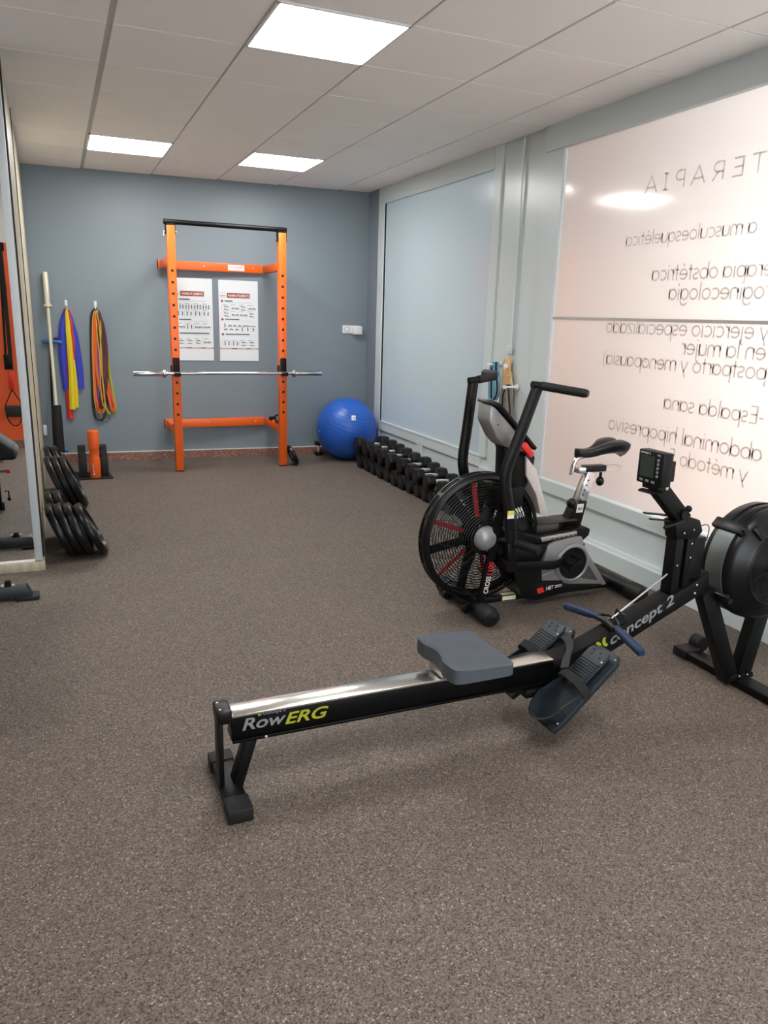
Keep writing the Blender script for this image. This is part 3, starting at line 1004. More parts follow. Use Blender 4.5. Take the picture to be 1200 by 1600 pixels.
# front legs and foot
fl = MB().beam((2.275, YR, 0.44), (2.475, YR, 0.03), 0.05, 0.068, (1, 0, 0), 0.003)
fl.beam((2.60, YR, 0.36), (2.535, YR, 0.03), 0.05, 0.074, (1, 0, 0), 0.003)
fl.side([(2.45, 0.03), (2.59, 0.03), (2.58, 0.055), (2.47, 0.055)], 2.05, 2.11, 0.003)
fl.span((2.485, 1.77, 0.004), (2.565, 2.395, 0.036), 0.005)
fl = fl.build('front_leg', BLACK, rower)
screws(fl, [(2.50, 2.046, 0.05), (2.545, 2.046, 0.05)])
MB().span((2.48, 2.32, 0.0), (2.57, 2.40, 0.042), 0.006).build('rubber_foot', RUBBER, fl)
MB().span((2.48, 1.76, 0.0), (2.57, 1.84, 0.042), 0.006).build('rubber_foot', RUBBER, fl)
mb = MB().cyl((2.595, 2.335, 0.052), (2.595, 2.392, 0.052), 0.036, n=28, bev=0.005).beam((2.55, 2.36, 0.03), (2.60, 2.36, 0.045), 0.05, 0.02)
mb.build('transport_wheel', RUBBER, fl)

# ------------------------------------------------------------------ air bike (axis along X at y = 3.18)
YK = 3.18
bike = thing('air_bike', 'black air bike with caged fan and red blades beside the bright window', 'exercise bike', (2.25, YK, 0))
GREYP = mat('grey_shell_plastic', (142, 143, 144), 0.35, 0.3)
# stabilisers and base beam
for nm, x, y0, y1, r in (('front_stabiliser', 1.845, 2.955, 3.43, 0.040), ('rear_stabiliser', 2.775, 2.97, 3.40, 0.042)):
    st = MB().cyl((x, y0, 0.05), (x, y1, 0.05), r, n=28).build(nm, BLACK, bike)
    for a, b in ((y0 + 0.07, y0 - 0.035), (y1 - 0.07, y1 + 0.035)):
        MB().tube([(x, a, 0.05), (x, b + (a - b) * 0.35, 0.05), (x, b + (a - b) * 0.08, 0.045), (x, b, 0.042)], [0.045, 0.0495, 0.042, 0.022], 24).build('end_cap', RUBBER, st)
    if x < 2:
        for y in (3.10, 3.30):
            mb = MB().cyl((x - 0.052, y - 0.012, 0.046), (x - 0.052, y + 0.012, 0.046), 0.027, n=24, bev=0.004).beam((x - 0.02, y + 0.016, 0.05), (x - 0.06, y + 0.016, 0.046), 0.006, 0.03)
            mb.build('transport_wheel', BLACKP, st)
beam = MB().span((1.86, YK - 0.025, 0.028), (2.78, YK + 0.025, 0.062), 0.004).build('base_beam', BLACK, bike)
MB().span((2.04, YK - 0.027, 0.034), (2.12, YK - 0.0255, 0.056)).span((2.04, YK - 0.024, 0.0625), (2.12, YK + 0.006, 0.0632)).build('sticker', mat('yellow_white_sticker', (222, 218, 180), 0.5), beam)
# fork legs either side of the fan
for s2 in (-1, 1):
    y = YK + s2 * 0.105
    lg = MB().tube([(1.852, y, 0.04), (1.875, y, 0.15), (1.915, y, 0.38), (1.955, y, 0.58), (1.985, y, 0.66)], 0.02, 4, flat=(0.030, 0.012), up=(1, 0, 0), smooth=1)
    lg = lg.build('fork_leg', BLACK, bike)
    if s2 < 0:
        fx2 = V((0.155, 0, 0.98)).normalized()
        fy2 = V((-fx2.z, 0, fx2.x))
        text('CROSS', V((1.893, y - 0.0087, 0.122)), fx2, fy2, 0.05, WHITEINK, lg, fat=0.02, width=0.090, height=0.027)
        text('1100', V((1.9085, y - 0.0087, 0.219)), fx2, fy2, 0.05, RED, lg, fat=0.02, width=0.067, height=0.027)
# fan cage
fcx, fcz, FR = 1.893, 0.392, 0.329
for s2 in (-1, 1):
    y = YK + s2 * 0.022

    def dome(R):
        return 0.052 * (1 - (R / FR) ** 2) ** 0.8
    mb = MB()
    for k in range(16):
        R = 0.090 + k * 0.0138
        mb.ring((fcx, y + s2 * dome(R), fcz), (0, 1, 0), R, 0.0022 if s2 < 0 else 0.0018, 72, 5)
    for k in range(20):
        a0 = 2 * pi * k / 20
        mb.tube([(fcx + r * cos(a0 + 1.6 * (r - 0.07) * s2), y + s2 * (dome(r) - 0.002), fcz + r * sin(a0 + 1.6 * (r - 0.07) * s2)) for r in (0.07, 0.12, 0.17, 0.22, 0.26, 0.302)], 0.0016, 5)
    mb.lathe([(0.0, s2 * dome(0.0)), (0.082, s2 * dome(0.08)), (0.082, s2 * 0.03), (0.0, s2 * 0.03)], (fcx, y, fcz), (0, 1, 0), 40)
    mb.lathe([(0.298, s2 * 0.020), (0.303, s2 * 0.024), (0.318, s2 * 0.018), (FR, s2 * 0.004), (FR, -s2 * 0.006), (FR - 0.005, -s2 * 0.006), (FR - 0.008, 0.0), (0.316, s2 * 0.010), (0.302, s2 * 0.017)], (fcx, y, fcz), (0, 1, 0), 72, closed=True)
    mb.build('fan_guard', BLACKP, bike)
mb = MB()
for k in range(16):
    a = 2 * pi * k / 16
    d = V((cos(a), 0, sin(a)))
    mb.beam(V((fcx, YK - 0.018, fcz)) + d * (FR - 0.003), V((fcx, YK + 0.018, fcz)) + d * (FR - 0.003), 0.02, 0.004, d)
mb.ring((fcx, YK, fcz), (0, 1, 0), FR - 0.002, 0.0025, 72, 5)
mb.build('guard_rim', BLACKP, bike)
fan = MB().cyl((fcx, YK - 0.035, fcz), (fcx, YK + 0.035, fcz), 0.06, n=32, bev=0.004).build('fan_hub', BLACKP, bike)
BLADE = mat('black_blade', (10, 10, 11), 0.5)
for k in range(6):
    q = V((fcx, YK, fcz))
    for ang, wdt, red in ((100 + 60 * k, 0.026, True), (70 + 60 * k, 0.062, False)):
        a = RAD(ang)
        d = V((cos(a), 0, sin(a)))
        tng = V((-d.z, 0, d.x))
        up = tng * 0.45 - V((0, 1, 0)) * 0.89
        bl = MB().beam(q + d * 0.055, q + d * 0.285, wdt, 0.003, up).build('fan_blade', BLADE, fan)
        if red:
            nn = V(up).normalized()
            MB().beam(q + d * 0.10 + nn * 0.0025, q + d * 0.282 + nn * 0.0025, wdt * 0.9, 0.002, up).build('red_facing', mat('red_blade_facing', (170, 28, 36), 0.5), bl, label='red blade facing')
# silver hub dome
mb = MB().lathe([(0.064, 0.0), (0.062, -0.012), (0.054, -0.026), (0.040, -0.038), (0.02, -0.045), (0.0, -0.047)], (fcx - 0.012, YK - 0.078, fcz + 0.010), (0, 1, 0), 40)
mb.side([(fcx - 0.03, fcz - 0.03), (fcx + 0.03, fcz - 0.03), (fcx + 0.038, fcz - 0.062), (fcx + 0.022, fcz - 0.078), (fcx + 0.002, fcz - 0.065)], YK - 0.098, YK - 0.072, 0.004)
dome = mb.build('hub_cover', GREYP, bike, label='silver hub cover')
MB().cyl((fcx + 0.022, YK - 0.0985, fcz - 0.062), (fcx + 0.022, YK - 0.097, fcz - 0.062), 0.006, n=14).build('bolt_hole', BLACKP, dome)
# swinging levers
ln = MB().tube([(2.052, 3.0, 1.155), (1.955, 3.0, 0.875), (1.905, 3.0, 0.755), (1.918, 3.0, 0.655), (1.945, 3.0, 0.56), (1.965, 3.0, 0.44), (1.975, 3.0, 0.35)], 0.02, 12, flat=(0.031, 0.016), up=(1, 0, 0), smooth=2).build('lever', BLACK, bike)
MB().span((1.925, 2.982, 0.545), (1.962, 2.9838, 0.567)).build('sticker', mat('yellow_label', (216, 208, 90), 0.5), ln)
MB().span((1.925, 2.982, 0.528), (1.962, 2.9838, 0.5445)).build('sticker', WHITE, ln)
MB().tube([(2.02, 3.0, 1.163), (2.085, 2.995, 1.157)], 0.018, 14).build('crossbar', BLACK, ln)
MB().tube([(2.07, 2.996, 1.158), (2.12, 2.96, 1.15), (2.19, 2.83, 1.138), (2.20, 2.815, 1.137)], [0.0205, 0.0205, 0.0205, 0.016], 16).build('grip', RUBBER, ln)
lf = MB().tube([(1.912, 3.36, 1.15), (1.89, 3.36, 0.90), (1.872, 3.36, 0.76), (1.885, 3.36, 0.68), (1.92, 3.36, 0.57), (1.95, 3.36, 0.40)], 0.02, 12, flat=(0.029, 0.016), up=(1, 0, 0), smooth=2).build('lever', BLACK, bike)
MB().tube([(1.885, 3.36, 1.15), (1.95, 3.36, 1.158)], 0.018, 14).build('crossbar', BLACK, lf)
MB().tube([(1.94, 3.36, 1.157), (2.035, 3.365, 1.172), (2.06, 3.40, 1.178), (2.06, 3.50, 1.178), (2.06, 3.515, 1.178)], [0.0205, 0.0205, 0.0205, 0.0205, 0.016], 16).build('grip', RUBBER, lf)
# column and console
mb = MB().side([(1.945, 0.56), (2.05, 0.53), (2.105, 0.60), (2.155, 0.72), (2.165, 0.79), (2.12, 0.84), (2.02, 0.90), (1.945, 0.92), (1.98, 0.83), (1.985, 0.70)], YK - 0.045, YK + 0.045, 0.01)
mb.side([(1.93, 0.66), (2.06, 0.66), (2.06, 0.56), (1.93, 0.54)], YK - 0.118, YK + 0.118, 0.006)
colm = mb.build('column', BLACK, bike)
con = MB().side([(1.868, 1.062), (1.866, 0.982), (1.912, 0.902), (1.955, 0.858), (2.095, 0.818), (2.125, 0.828), (1.985, 0.965), (1.90, 1.045)], YK - 0.075, YK + 0.05, 0.012).build('console', GREYP, bike, label='silver console shell')
MB().side([(1.862, 1.066), (1.905, 1.050), (1.99, 0.970), (2.130, 0.832), (2.142, 0.846), (2.000, 0.988), (1.915, 1.068), (1.872, 1.082)], YK - 0.088, YK + 0.052, 0.005).build('console_face', BLACKP, con)
MB().side([(2.030, 0.872), (2.066, 0.834), (2.108, 0.796), (2.126, 0.816), (2.075, 0.876)], YK - 0.092, YK - 0.05, 0.003).build('console_badge', RED, con, label='red badge')
MB().cyl((1.915, YK - 0.076, 0.965), (1.915, YK - 0.074, 0.965), 0.004, n=10).build('screw', BLACKP, con)
# wind shield behind the fan
mb = MB()
mb.side([(2.10, 0.80), (2.165, 0.73), (2.20, 0.64), (2.262, 0.485), (2.255, 0.478), (2.21, 0.495), (2.175, 0.60), (2.11, 0.70)], YK - 0.06, YK + 0.06, 0.004)
mb.build('wind_shield', mat('pale_wind_shield', (206, 198, 194), 0.35), bike, label='pale grey wind shield')
# seat rail and platform
mb = MB().side([(2.03, 0.40), (2.06, 0.355), (2.22, 0.295), (2.46, 0.315), (2.52, 0.36), (2.525, 0.395), (2.49, 0.41), (2.20, 0.39)], YK - 0.075, YK + 0.075, 0.008)
mb.side([(1.96, 0.44), (2.06, 0.43), (2.20, 0.385), (2.215, 0.355), (2.05, 0.345), (1.95, 0.36)], YK - 0.10, YK + 0.10, 0.010)
sr = mb.build('seat_rail', BLACK, bike)
MB().side([(2.195, 0.352), (2.43, 0.372), (2.43, 0.394), (2.20, 0.378)], YK - 0.088, YK - 0.074, 0.003).build('rail_trim', mat('ribbed_silver_trim', (196, 196, 194), 0.35, 0.7, var=0.25, vscale=90), sr, label='silver slotted trim')
mb = MB()
for k in range(6):
    x = 2.27 + k * 0.028
    mb.beam((x, YK - 0.0885, 0.364 + k * 0.0024), (x + 0.016, YK - 0.0885, 0.366 + k * 0.0024), 0.002, 0.005)
mb.build('trim_slot', BLACKP, sr, smooth=False)
MB().prism([(2.20, -0.06), (2.45, -0.06), (2.45, 0.06), (2.20, 0.06)], (0, YK, 0.392), (1, 0, 0.02), (0, 1, 0), (0, 0, 1), 0, 0.008, 0.002).build('platform', mat('dark_grey_panel', (40, 38, 37), 0.5), sr)
# seat tube, post, slider, saddle
st = MB().side([(2.392, 0.40), (2.492, 0.40), (2.522, 0.535), (2.455, 0.545)], YK - 0.032, YK + 0.032, 0.005).build('seat_tube', BLACK, bike)
MB().prism([(0, 0), (0.042, 0.0), (0.047, 0.046), (0.005, 0.046)], (2.452, YK - 0.0325, 0.478), (1, 0, 0), (0, 0, 1), (0, -1, 0), 0, 0.001).build('badge_plate', WHITE, st)
text('BH', (2.463, YK - 0.0338, 0.492), (1, 0, 0.0), (0.1, 0, 1), 0.02, INK, st, fat=0.02, width=0.026, height=0.014, shear=0.15)
MB().tube([(2.455, YK - 0.03, 0.535), (2.42, YK - 0.05, 0.538)], 0.009, 10).ball((2.398, YK - 0.06, 0.539), 0.027, 18).build('knob', BLACKP, st)
po = MB().beam((2.485, YK, 0.52), (2.545, YK, 0.69), 0.045, 0.060, (1, 0, 0), 0.004).build('seat_post', CHROME, bike, label='chrome seat post')
mb = MB()
for k in range(5):
    q = V((2.4845, YK - 0.0228, 0.545)).lerp(V((2.53, YK - 0.0228, 0.672)), k / 5)
    mb.cyl(q, q - V((0, 0.0006, 0)), 0.005, n=12)
mb.build('peg_hole', BLACKP, po)
sl = MB().span((2.455, YK - 0.022, 0.685), (2.735, YK + 0.022, 0.716), 0.004).build('saddle_slider', CHROME, po)
MB().span((2.50, YK - 0.027, 0.690), (2.63, YK + 0.027, 0.722), 0.004).build('slider_sleeve', BLACKP, sl)
MB().tube([(2.615, YK, 0.69), (2.615, YK, 0.655)], 0.008, 10).ball((2.615, YK, 0.632), (0.022, 0.022, 0.026), 18).build('knob', BLACKP, sl)
MB().tube([(2.425, YK, 0.675), (2.435, YK, 0.745), (2.465, YK, 0.772), (2.60, YK, 0.785)], 0.012, 12, smooth=2).build('saddle_stem', CHROME, sl)


def saddle():
    bm = bmesh.new()
    nx, nv = 24, 20
    rows = []
    for i in range(nx + 1):
        u = i / nx
        x = 2.436 + 0.30 * u
        w = 0.026 + 0.085 * (1 / (1 + math.exp(-11 * (u - 0.58))))
        w *= math.sqrt(max(0.0, 1 - max(0, (u - 0.86) / 0.14) ** 2)) * math.sqrt(min(1, u / 0.06 + 0.05))
        zt = 0.815 + 0.045 * (1 / (1 + math.exp(-10 * (u - 0.5)))) - 0.02 * max(0, (u - 0.85) / 0.15) ** 2
        th = 0.030 + 0.038 * u
        row = []
        for k in range(nv):
            a = 2 * pi * k / nv
            y = w * cos(a)
            z = sin(a)
            z = zt + (z * 0.018 if z > 0 else z * th) - 0.016
            z -= 0.016 * math.exp(-(y / 0.022) ** 2) * (1 if sin(a) > 0 else 0) * min(1, u * 2.5)
            row.append(bm.verts.new((x, YK + y, z)))
        rows.append(row)
    for i in range(nx):
        for k in range(nv):
            bm.faces.new((rows[i][k], rows[i][(k + 1) % nv], rows[i + 1][(k + 1) % nv], rows[i + 1][k]))
    bm.faces.new(rows[0])
    bm.faces.new(list(reversed(rows[-1])))
    bmesh.ops.recalc_face_normals(bm, faces=bm.faces)
    mb = MB()
    mb.bm.free()
    mb.bm = bm
    return mb


MB.build(saddle(), 'saddle', mat('black_saddle_vinyl', (17, 18, 19), 0.38), bike)
# rear body shell
ys = YK - 0.085
mb = MB().side([(2.02, 0.345), (2.26, 0.345), (2.22, 0.26), (2.24, 0.13), (2.62, 0.085), (2.64, 0.07), (2.40, 0.055), (2.20, 0.035), (2.13, 0.055), (2.085, 0.13), (2.06, 0.20)], ys - 0.004, YK + 0.085, 0.008)
body = mb.build('body_shell', BLACKP, bike)
rim = arc(2.415, 0.222, 0.108, 0.112, 205, 20, 20)
mb = MB().side([(2.255, 0.335), (2.30, 0.35), (2.42, 0.365), (2.468, 0.362), (2.500, 0.29), (2.665, 0.072), (2.62, 0.066), (2.42, 0.078), (2.36, 0.125), (2.21, 0.142), (2.222, 0.175), (2.29, 0.19), (2.235, 0.24)], ys - 0.002, YK + 0.083, 0.01)
sh = mb.build('silver_shell', GREYP, body, label='silver side shell')
mb = MB().lathe([(0.086, ys - 0.012), (0.092, ys - 0.017), (0.106, ys - 0.010), (0.108, ys)], (2.412, 0, 0.222), (0, 1, 0), 48)
mb.build('crank_ring', GREYP, sh)
MB().lathe([(0.0, ys - 0.006), (0.06, ys - 0.006), (0.087, ys - 0.009)], (2.412, 0, 0.222), (0, 1, 0), 48).build('crank_disc', BLACKP, body)
MB().side([(2.520, 0.205), (2.595, 0.105), (2.50, 0.125), (2.475, 0.135), (2.512, 0.165)], ys - 0.0035, ys - 0.001).build('shell_recess', mat('recess_dark_grey', (64, 66, 68), 0.5), sh, smooth=False)
MB().side([(2.175, 0.145), (2.25, 0.137), (2.362, 0.128), (2.366, 0.098), (2.21, 0.075)], ys - 0.0055, ys - 0.001).build('logo_panel', mat('gloss_black_panel', (16, 16, 17), 0.25), body, smooth=False)
MB().side([(2.203, 0.103), (2.240, 0.108), (2.252, 0.080), (2.215, 0.074)], ys - 0.0065, ys - 0.005).build('logo_mark', RED, body, smooth=False, label='red square mark')
text('HIIT', (2.262, ys - 0.006, 0.087), (1, 0, 0.09), (0, 0, 1), 0.02, WHITEINK, body, fat=0.01, width=0.045, height=0.021, shear=0.1)
mb = MB()
for k in range(2):
    mb.beam((2.315, ys - 0.006, 0.106 - k * 0.009), (2.36, ys - 0.006, 0.110 - k * 0.009), 0.0008, 0.003)
mb.build('small_print', WHITEINK, body, smooth=False)
MB().ball((2.482, ys - 0.002, 0.318), (0.005, 0.003, 0.005)).build('screw', BLACKP, sh)
# crank, pedals, lever link
mb = MB().beam((2.412, ys - 0.018, 0.222), (2.352, ys - 0.024, 0.255), 0.014, 0.03, (0, 0, 1), 0.004).cyl((2.412, ys - 0.005, 0.222), (2.412, ys - 0.028, 0.222), 0.02)
mb.beam((2.412, YK + 0.10, 0.222), (2.472, YK + 0.106, 0.189), 0.014, 0.03, (0, 0, 1), 0.004)
crank = mb.build('crank', BLACKP, bike)
for (pc, s2) in ((V((2.350, ys - 0.085, 0.252)), -1), (V((2.475, YK + 0.165, 0.189)), 1)):
    mb = MB().cyl(pc - V((0, s2 * 0.065, 0)), pc + V((0, s2 * 0.045, 0)), 0.008)
    R = M.Rotation(RAD(-35), 3, 'Y')
    for (a, b, s) in (((-0.042, 0, 0), (0.006, 0.085, 0.022), 0), ((0.042, 0, 0), (0.006, 0.085, 0.022), 0), ((0, 0.04, 0), (0.084, 0.006, 0.022), 0), ((0, -0.04, 0), (0.084, 0.006, 0.022), 0), ((0.0, 0, 0), (0.03, 0.085, 0.02), 0)):
        mb.box(pc + R @ V(a), b, R, 0.002)
    pd = mb.build('pedal', BLACKP, crank)
mb = MB().tube([(1.965, 2.985, 0.285), (2.06, 2.99, 0.275), (2.25, 3.02, 0.25), (2.35, ys - 0.03, 0.25)], 0.01, 8, flat=(0.024, 0.010), up=(0, 0, 1))
mb.cyl((1.968, 2.975, 0.285), (1.968, 3.08, 0.285), 0.03)
mb.side([(1.94, 0.40), (1.995, 0.40), (2.0, 0.255), (1.955, 0.25)], 2.985, 3.015, 0.006)
mb.build('link_rod', BLACK, bike)
for s2 in (-1, 1):
    yy = YK + s2 * 0.19
    MB().tube([(1.985, yy, 0.40), (2.00, yy + s2 * 0.02, 0.40), (2.035, yy + s2 * 0.13, 0.395)], [0.022, 0.024, 0.021], 14).cyl((1.945, yy + 0.09 * -s2, 0.40), (1.985, yy, 0.40), 0.016).build('foot_peg', RUBBER, bike)

# ------------------------------------------------------------------ orange wall rack, bar, posters
rack = thing('squat_rack', 'tall orange wall-mounted squat rack with black pull-up bar', 'rack', (1.47, 7.2, 0))
RK = [(0.935, 1.005, 7.088, 7.158), (1.928, 1.998, 7.098, 7.168)]
hz = [1.79 - 0.0968 * k for k in range(14) if k not in (8, 9)]
ENDC = mat('black_end_cap', (28, 26, 26), 0.5)
posts = []
for (x0, x1, y0, y1) in RK:
    mb = MB().span((x0, y0, 0.012), (x1, y1, 2.165), 0.004)
    mb.mi = 1
    for z in hz:
        mb.cyl(((x0 + x1) / 2, y0 - 0.0006, z), ((x0 + x1) / 2, y0 + 0.004, z), 0.0125, n=18)
    p = mb.build('post', [ORANGE, BLACKP], rack)
    posts.append(p)
    MB().span((x0 + 0.002, y0 + 0.002, 0.0), (x1 - 0.002, y1 - 0.002, 0.014)).build('foot_cap', ENDC, p)
    mb = MB().span((x0 - 0.006, y0 + 0.004, 2.09), (x0 - 0.0005, y1 - 0.004, 2.185)).span((x1 + 0.0005, y0 + 0.004, 2.09), (x1 + 0.006, y1 - 0.004, 2.185))
    mb.span((x0 - 0.006, y0 + 0.004, 2.166), (x1 + 0.006, y1 - 0.004, 2.182))
    mb.build('pull_up_bracket', BLACK, rack)
    MB().tube([(x1 + 0.02, y0 + 0.03, 2.115), (x0 - 0.022, y0 + 0.03, 2.115), (x0 - 0.022, y0 + 0.03, 2.075)], 0.005, 8).build('locking_pin', CHROME, rack)
MB().cyl((0.915, 7.125, 2.195), (2.012, 7.133, 2.195), 0.0215, n=24, bev=0.003).build('pull_up_bar', BLACK, rack, label='black pull-up bar')
for z0, z1 in ((1.832, 1.912), (0.325, 0.405)):
    bmz = MB().prism([(0.925, 7.70), (1.925, 7.70), (1.925, 7.745), (0.925, 7.745)], (0, 0, 0), (1, 0, 0), (0, 1, 0), (0, 0, 1), z0, z1, 0.003).build('wall_beam', ORANGE, rack)
    MB().span((0.921, 7.699, z0 - 0.001), (0.926, 7.746, z1 + 0.001)).build('end_cap', ENDC, bmz)
    screws(bmz, [(x, 7.699, z0 + 0.04) for x in (1.35, 1.83)], (0.007, 0.004, 0.007))
    MB().span((0.945, 7.7451, z0 + 0.003), (1.05, YB(1.05), z1 - 0.003)).build('wall_bracket', ORANGE, bmz)
    for (x0, x1, y0, y1) in RK:
        a = MB().span((x0 + 0.005, y1, z0 + 0.004), (x1 - 0.005, 7.70, z1 - 0.004), 0.003).build('side_arm', ORANGE, rack)
        if z0 < 1:
            MB().span((x0 + 0.006, y1 + 0.01, z1 - 0.004), (x1 - 0.006, y1 + 0.16, z1 + 0.016), 0.003).build('red_pad', mat('red_pad', (170, 38, 30), 0.5), a, label='red pad')
mb = MB().span((1.582, 7.6985, 1.846), (1.742, 7.7, 1.898))
stk = mb.build('maker_sticker', WHITE, rack, label='white maker sticker')
text('LATV no SPORT', (1.593, 7.6978, 1.872), (1, 0, 0), (0, 0, 1), 0.02, INK, stk, fat=0.01, width=0.138, height=0.013)
MB().span((1.61, 7.6978, 1.861), (1.715, 7.6983, 1.8635)).build('small_print', GREYINK, stk, smooth=False)
for (x0, x1, y0, y1) in RK:
    xm = (x0 + x1) / 2
    jc = MB().prism([(-0.030, 0.91), (0.030, 0.91), (0.030, 1.03), (0.024, 1.045), (-0.024, 1.045), (-0.030, 1.03)], (xm, y0, 0), (1, 0, 0), (0, 0, 1), (0, -1, 0), 0, 0.008, 0.001)
    jc.span((xm - 0.028, y0 - 0.075, 0.882), (xm + 0.028, y0 - 0.002, 0.893), 0.002).span((xm - 0.028, y0 - 0.080, 0.882), (xm + 0.028, y0 - 0.072, 0.915), 0.002)
    jc.span((x0 - 0.010, y0 - 0.008, 0.91), (x0 - 0.001, y1 - 0.01, 0.975), 0.001).span((xm - 0.03, y0 - 0.012, 0.885), (xm + 0.03, y0 - 0.001, 0.915), 0.001)
    jc.build('bar_holder', BLACK, rack, label='black bar holder')

bar = thing('barbell', 'chrome barbell lying across the orange rack', 'barbell', (1.46, 7.04, 0.912), None)
YBAR = 7.045
zb = 0.9075
MB().cyl((0.84, YBAR, zb), (2.07, YBAR, zb), 0.0142, n=20).build('shaft', CHROME, bar)
for a, b in ((0.594, 0.845), (2.33, 2.065)):
    sv = MB().cyl((a, YBAR, zb), (b, YBAR, zb), 0.0245, n=28, bev=0.003).build('sleeve', CHROME, bar)
    s2 = 1 if b > a else -1
    MB().cyl((b - 0.0 * s2, YBAR, zb), (b + 0.024 * s2, YBAR, zb), 0.037, n=28, bev=0.003).cyl((b + 0.024 * s2, YBAR, zb), (b + 0.045 * s2, YBAR, zb), 0.02, n=20).build('collar', STEEL, sv)

clamp = thing('barbell_clamp', 'black spring clamp lying on the lower right arm of the orange rack', 'clamp', (1.963, 7.24, 0.425))
MB().lathe([(0.026, -0.02), (0.036, -0.02), (0.036, 0.02), (0.026, 0.02)], (1.945, 7.24, 0.4575), (0, 1, 0.0), 24, closed=True).build('ring', BLACKP, clamp)
MB().box((1.895, 7.24, 0.4595), (0.045, 0.03, 0.03), None, 0.006).cyl((1.875, 7.225, 0.455), (1.875, 7.255, 0.455), 0.02).build('lever', BLACKP, clamp)

wx = V((1, -0.07, 0)).normalized()
wz = V((0, 0, 1))
wn = wx.cross(wz)
terra = mat('terracotta_print', (158, 72, 56), 0.55)


def poster(x0, x1, z0, z1, label, left):
    y = YB((x0 + x1) / 2)
    t = thing('exercise_poster', label, 'poster', ((x0 + x1) / 2, y - 0.006, z0), None, 'exercise posters behind the rack')
    o = V((x0, YB(x0) - 0.001, z0))
    w = (x1 - x0) / wx.x
    h = z1 - z0

    def rect(mb, a, b, c, d, k=0.0095):
        mb.prism([(a * w, c * h), (b * w, c * h), (b * w, d * h), (a * w, d * h)], o, wx, wz, wn, 0.008, k)
    bd = MB().prism([(0, 0), (w, 0), (w, h), (0, h)], o, wx, wz, wn, 0, 0.008, 0.001).build('board', PAPER, t, smooth=False)
    mb = MB()
    rect(mb, 0.21 if not left else 0.20, 0.79, 0.785, 0.845)
    mb.build('banner', terra, t, smooth=False)
    text('WARM UP ELEMENTS', o + wx * (0.235 * w) + wz * (0.80 * h) + wn * 0.0095, wx, wz, 0.03, PAPER, t, fat=0.012, width=0.53 * w, height=0.03 * h)
    mb = MB()
    rect(mb, 0.0, 1.0, 0.150, 0.163)
    mb.build('footer_band', terra, t, smooth=False)
    mb = MB()
    rect(mb, 0.0, 0.30, 0.155, 0.159, 0.0105)
    rect(mb, 0.45, 0.68, 0.155, 0.159, 0.0105)
    rect(mb, 0.80, 0.96, 0.154, 0.160, 0.0105)
    mb.build('footer_print', PAPER, t, smooth=False)
    mb = MB()
    c = o + wx * (0.105 * w) + wz * (0.815 * h) + wn * 0.009
    mb.ring(c, wn, 0.030, 0.0012, 28, 4)
    for a in (0.80, 0.83):
        rect(mb, 0.05, 0.16, a - 0.001 if a < 0.81 else a - 0.02, a + 0.004 if a < 0.81 else a - 0.014)
    mb.build('round_emblem', GREYINK, t, smooth=False)
    rnd = random.Random(3 if left else 5)
    # section badges, headings, rule lines
    heads = [(0.745, 0.2), (0.52, 0.36), (0.335, 0.62)] if not left else [(0.745, 0.28), (0.50, 0.3), (0.335, 0.75)]
    for (v, ln_) in heads:
        cc = o + wx * (0.085 * w) + wz * (v * h) + wn * 0.008
        mb = MB().cyl(cc, cc + wn * 0.0015, 0.012, n=20)
        mb.build('section_badge', terra, t, smooth=False)
        mb = MB()
        rect(mb, 0.15, 0.15 + ln_, v - 0.004, v + 0.008)
        mb.build('heading', INK, t, smooth=False)
        mb = MB()
        rect(mb, 0.15, 0.84, v - 0.017, v - 0.0145)
        mb.build('rule_line', GREYINK, t, smooth=False)
    fig = MB()

    def seg(p, q, th):
        d = (q - p)
        if d.length < 1e-5:
            return
        n2 = V((-d.y, d.x)).normalized() * th / 2
        fig.prism([tuple(p + n2), tuple(p - n2), tuple(q - n2), tuple(q + n2)], o, wx, wz, wn, 0.008, 0.0093)

    def figure(u, v, kind, s=1.0):
        b = V((u * w, v * h))
        k = s * 0.017
        if kind == 0:      # standing
            P = [((0, 1.1), (0, 0.2), .5), ((0, 0.2), (-0.3, -1), .32), ((0, 0.2), (0.3, -1), .32), ((0, 0.9), (rnd.uniform(-.8, -.3), rnd.uniform(0, 1.6)), .22), ((0, 0.9), (rnd.uniform(.3, .8), rnd.uniform(0, 1.6)), .22)]
            hd = (0, 1.45)
        elif kind == 1:    # lying / plank
            t_ = rnd.uniform(-0.2, 0.35)
            P = [((-1.1, t_), (0.6, 0.1), .45), ((0.6, 0.1), (1.5, -0.3), .3), ((-0.9, t_), (-0.8, -0.5), .22), ((0.6, 0.1), (1.0, -0.5), .25)]
            hd = (-1.4, t_ + 0.25)
        else:              # bent
            P = [((-0.5, -0.9), (-0.1, 0.5), .35), ((-0.1, 0.5), (0.9, 0.1), .45), ((0.8, 0.1), (1.0, -0.8), .22), ((-0.1, 0.5), (-0.9, -0.2), .28)]
            hd = (1.25, 0.05)
        for (p, q, th) in P:
            seg(b + V(p) * k, b + V(q) * k, th * k)
        c2 = o + wx * (b.x + hd[0] * k) + wz * (b.y + hd[1] * k) + wn * 0.008
        fig.cyl(c2, c2 + wn * 0.0013, 0.3 * k, n=10)
    capt = MB()
    rows = [(0.655, [1, 2, 1, 2], 2), (0.575, [1, 2, 2, 1], 2), (0.44, [0, 2, 2, 2, 2, 1, 1], 1), (0.395, [2, 2, 2, 0, 0, 0], 1), (0.215, [0, 0, 1, 1], 2)] if not left else \
           [(0.65, [0, 0, 0, 0], 3), (0.57, [0, 0, 0, 0], 2), (0.41, [2, 0, 2, 2], 2), (0.225, [1, 1, 1, 2], 2)]
